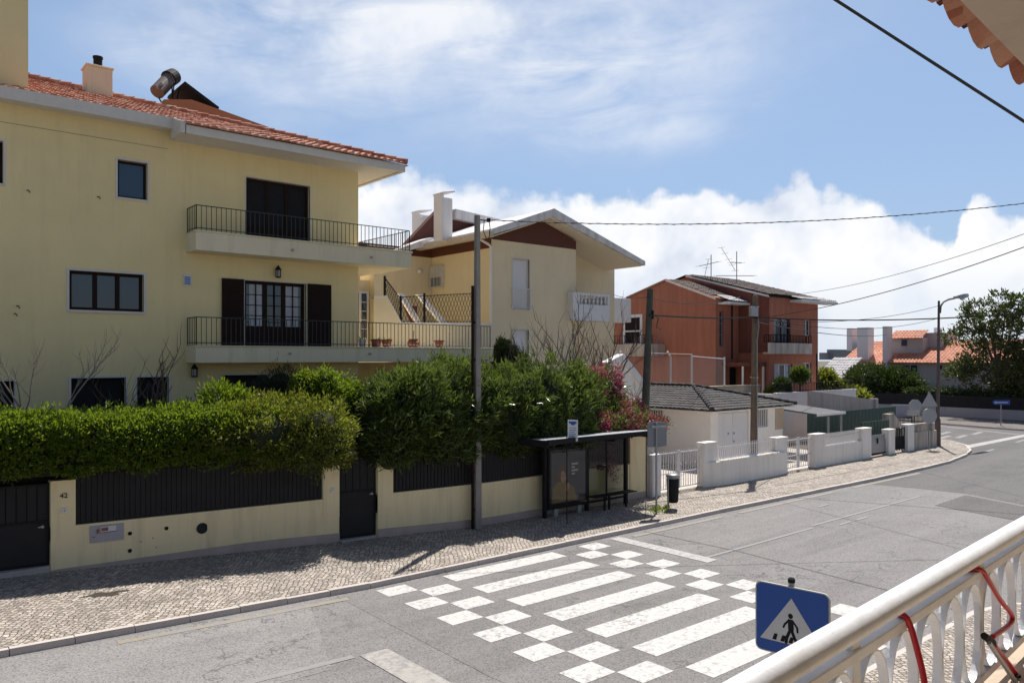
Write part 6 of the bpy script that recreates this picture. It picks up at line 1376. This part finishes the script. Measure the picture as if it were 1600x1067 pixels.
# bougainvillea
bt=T('bougainvillea','bougainvillea with magenta flowers draping over the bus shelter roof','bush',(19,17.6,.1))
bl=[(18.1,17.7,3.5,.7,.6,.95),(18.8,17.6,3.3,.7,.6,1.1),(18.7,17.1,2.8,1.0,.6,.55),(19.8,17.4,2.75,.6,.5,.55),(17.8,16.8,2.66,.7,.5,.3),(18.9,16.6,2.62,.9,.5,.3),(19.7,16.3,2.55,.45,.4,.22)]
P,N=blobpts(bl,3400,33,.3,.25,.3,3); Pk,Dk=twigs(P,N,6,.3,.9,.06); leafmesh('foliage',Pk,Dk,.075,.035,LF_OLE,bt)
P,N=blobpts(bl,4200,34,.3,.17,.35,3); kp=lumps(P,3.2,50)>-.2; P=P[kp]; N=N[kp]; Pk,Dk=twigs(P,N,8,.3,.8,.06); leafmesh('flowers',Pk,Dk,.075,.06,FLW,bt)
hang=[(17.9,16.6,1.5,.14,.1,.45),(18.15,16.65,1.2,.16,.1,.35),(17.6,16.62,1.35,.35,.08,.07),(17.9,16.6,2.1,.2,.1,.3)]
P,N=blobpts(hang,260,35,.3,.3,.3,3); Pk,Dk=twigs(P,N,5,-.3,.9,.06); leafmesh('hanging_flowers',Pk,Dk,.05,.04,FLW,bt)
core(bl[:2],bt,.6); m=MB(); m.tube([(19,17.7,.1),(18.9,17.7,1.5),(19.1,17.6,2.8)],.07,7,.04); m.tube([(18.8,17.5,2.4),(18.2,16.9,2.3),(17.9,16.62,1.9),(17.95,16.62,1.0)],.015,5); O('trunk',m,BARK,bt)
# bare trees
def bare(name,label,base,h,seed,mat=BARK,n0=4,r=.035,spread=.5,depth=3,group=None):
    rs=random.Random(seed); t=T(name,label,'tree',base,group); m=MB(); tm=MB()
    tm.tube([base,(base[0]+.03,base[1],base[2]+h*.3)],r*1.6,7,r*1.2)
    def br(p,d,L,rad,lv):
        pts=[p]; q=np.array(p,float); dd=np.array(d,float)
        for i in range(5):
            dd=dd+np.array([rs.uniform(-.16,.16),rs.uniform(-.12,.12),rs.uniform(-.02,.16)]); dd/=np.linalg.norm(dd); q=q+dd*L/5; pts.append(q.copy())
            if lv>0 and i>=1 and rs.random()<.85:
                nd_=dd+np.array([rs.uniform(-.9,.9),rs.uniform(-.7,.7),rs.uniform(-.1,.5)]); nd_/=np.linalg.norm(nd_); br(q.copy(),nd_,L*rs.uniform(.4,.65),rad*.55,lv-1)
        m.tube(pts,rad,5,rad*.35)
    st=(base[0]+.03,base[1],base[2]+h*.3)
    for i in range(n0):
        a=rs.uniform(0,2*PI); br(np.array(st)-np.array((0,0,rs.uniform(0,.1)*h)),(math.cos(a)*spread,math.sin(a)*spread*.7,1),h*rs.uniform(.55,.75),r,depth)
    O('trunk',tm,mat,t); O('branches',m,mat,t); return t
bare('bare_tree','bare pale twiggy small tree at far left behind the hedge',(3.05,19.5,2.0),3.2,5,BARKL,4,.028,.9)
bare('bare_tree','upright bare shrub between the two dark ground floor windows and lower balcony',(5.7,19.8,1.8),2.5,9,BARK,4,.03,.35,2)
bare('bare_tree','second low bare branch cluster at the extreme left edge',(1.9,18.9,2.6),1.6,12,BARKL,3,.018,1.2,2)
bare('bare_tree','low bare twigs in front of the wide dark ground floor window',(4.7,19.6,2.4),1.8,31,BARK,3,.014,1.0,2)
bare('bare_tree','tall bare branching tree in front of the cream house',(18.9,20.0,.2),4.1,17,BARK,7,.05,.55,3,)
bare('bare_tree','bare twiggy tree below the white loggia balcony of the cream house',(20.5,20.2,.2),4.3,23,BARK,8,.05,.55,3)
bare('bare_tree','thin bare tree leaning towards the red house',(22.0,20.4,.2),3.6,29,BARKL,5,.04,.6,3)
cb_=[V(790,535,21.5),V(775,540,21.5),V(806,550,21.5)]
shrub('conifer','dark spiky conifer in front of the cream house window','conifer',[(V(784,545,21.5)[0],21.5,4.7,.22,.2,.75),(V(793,545,21.5)[0],21.5,4.65,.22,.2,.7),(V(803,550,21.5)[0],21.5,4.5,.25,.2,.6),(V(815,558,21.5)[0],21.5,4.3,.22,.2,.5),(V(778,550,21.5)[0],21.5,4.5,.2,.2,.6)],LF_CON,1500,7,.13,.02,seed=41,up=2.0,spread=.4,cs=.75)
# weeds by the bin
wt=T('weed_tuft','tuft of green weeds around the sign post foot','weeds',(18.1,14.9,.12)); n=90; a=rng.random(n)*2*PI; rr_=rng.random(n)**.5*.32; P=np.c_[18.25+rr_*np.cos(a)*1.5,14.92+rr_*np.sin(a)*.6,np.full(n,.13)]; leafmesh('leaves',P,np.c_[rng.normal(0,.6,n),rng.normal(0,.6,n),np.ones(n)],.2,.03,LF_HEDGE,wt)
# red house plants, terrace
shrub('potted_shrub','round green shrub on the red house front terrace','shrub',[(V(1222,0,23)[0],23.0,3.1,.45,.35,.36)],LF_DRK,700,6,.16,.05,seed=51)
shrub('potted_palm','small palm like plant on the red house front terrace','shrub',[(V(1250,0,23)[0],23.0,3.7,.4,.35,.35)],LF_OLE,250,7,.25,.05,seed=52,cs=.5,trunk=[(V(1250,0,23)[0],23,2.3,V(1250,0,23)[0],23,3.7,.06)])
shrub('potted_shrub','low yellow green plants by the dark porch of red house','shrub',[(38.3,23.6,2.75,.3,.3,.25)],LF_YEL,150,6,.16,.05,seed=53)
# far trees
yb_=Y(1350,67);
shrub('far_bush','large dark green rounded tree before the far white house','tree',[(67,Y(1345,67),2.0,1.4,1.5,1.5),(66.5,Y(1365,67),2.1,1.6,1.7,1.7),(67,Y(1395,67),2.0,1.6,1.8,1.5),(67,Y(1418,67),1.9,1.4,1.4,1.5),(66.5,Y(1385,67),1.7,1.4,2.6,1.4)],LF_DRK,2600,8,.3,.1,seed=61,cs=.82,lump=.25,ls=1.0,ext=.15)
shrub('far_shrub','light green bushes behind the plain wall right of red house','shrub',[(57,Y(1288,57),2.6,.9,1.0,1.2),(57,Y(1300,57),2.1,1,1.0,1.0),(58,Y(1318,57),1.6,1,1.6,.7)],LF_YEL,900,8,.28,.1,seed=62,cs=.8,ext=.12,ls=1.2)
P0=[(65.3,Y(p,65.3),1.5,.5,1.6,.75) for p in range(1432,1660,22)]
shrub('far_hedge','dark hedge with sunlit top above the far boundary wall','hedge',P0,LF_DRK,2400,7,.2,.08,seed=63,cs=.85,ls=1.0,ext=.1)
tree=T('far_tree','large open crowned tree at the right edge beyond the crossing','tree',(66,Y(1560,66),0)); cy=Y(1560,66)
br=[]; rs=np.random.RandomState(5)
for i in range(80):
    z=2.9+6.0*rs.rand()**1.1; lim=3.5*math.sqrt(max(0,1-((z-4.2)/5.0)**2)); y=cy-.3+rs.uniform(-1,1)*lim
    br.append((66+rs.uniform(-2.2,2.2)*lim/4.7,y,z,.7+rs.rand()*.45,.55+rs.rand()*.45,.45+rs.rand()*.35))
P,N=blobpts(br,5200,71,1.0,.25,.3,1.2); Pk,Dk=twigs(P,N,7,.5,.8,.14); leafmesh('crown',Pk,Dk,.3,.11,LF_MID,tree)
m=MB(); m.tube([(66,cy,0),(66,cy-.1,2.5),(66,cy,5)],.25,8,.12)
for b in br[::5]: m.tube([(66,cy-.05,2.2+rs.rand()*2),((66+b[0])/2,(cy+b[1])/2,(3+b[2])/2+.3),(b[0],b[1],b[2])],.08,5,.03)
O('trunk',m,BARK,tree)
br=[(68,Y(1600,68),2.2,1.3,2.2,2.0),(68,Y(1625,68),2.6,1.3,2.2,2.2)]
shrub('far_bush','dark bush at the right edge under the large tree','bush',br,LF_DRK,900,7,.28,.1,seed=73,cs=.8,ext=.15)
SC.render.film_transparent=False
SC.cycles.max_bounces=5; SC.cycles.diffuse_bounces=3; SC.cycles.glossy_bounces=2; SC.cycles.transmission_bounces=2; SC.cycles.transparent_max_bounces=6
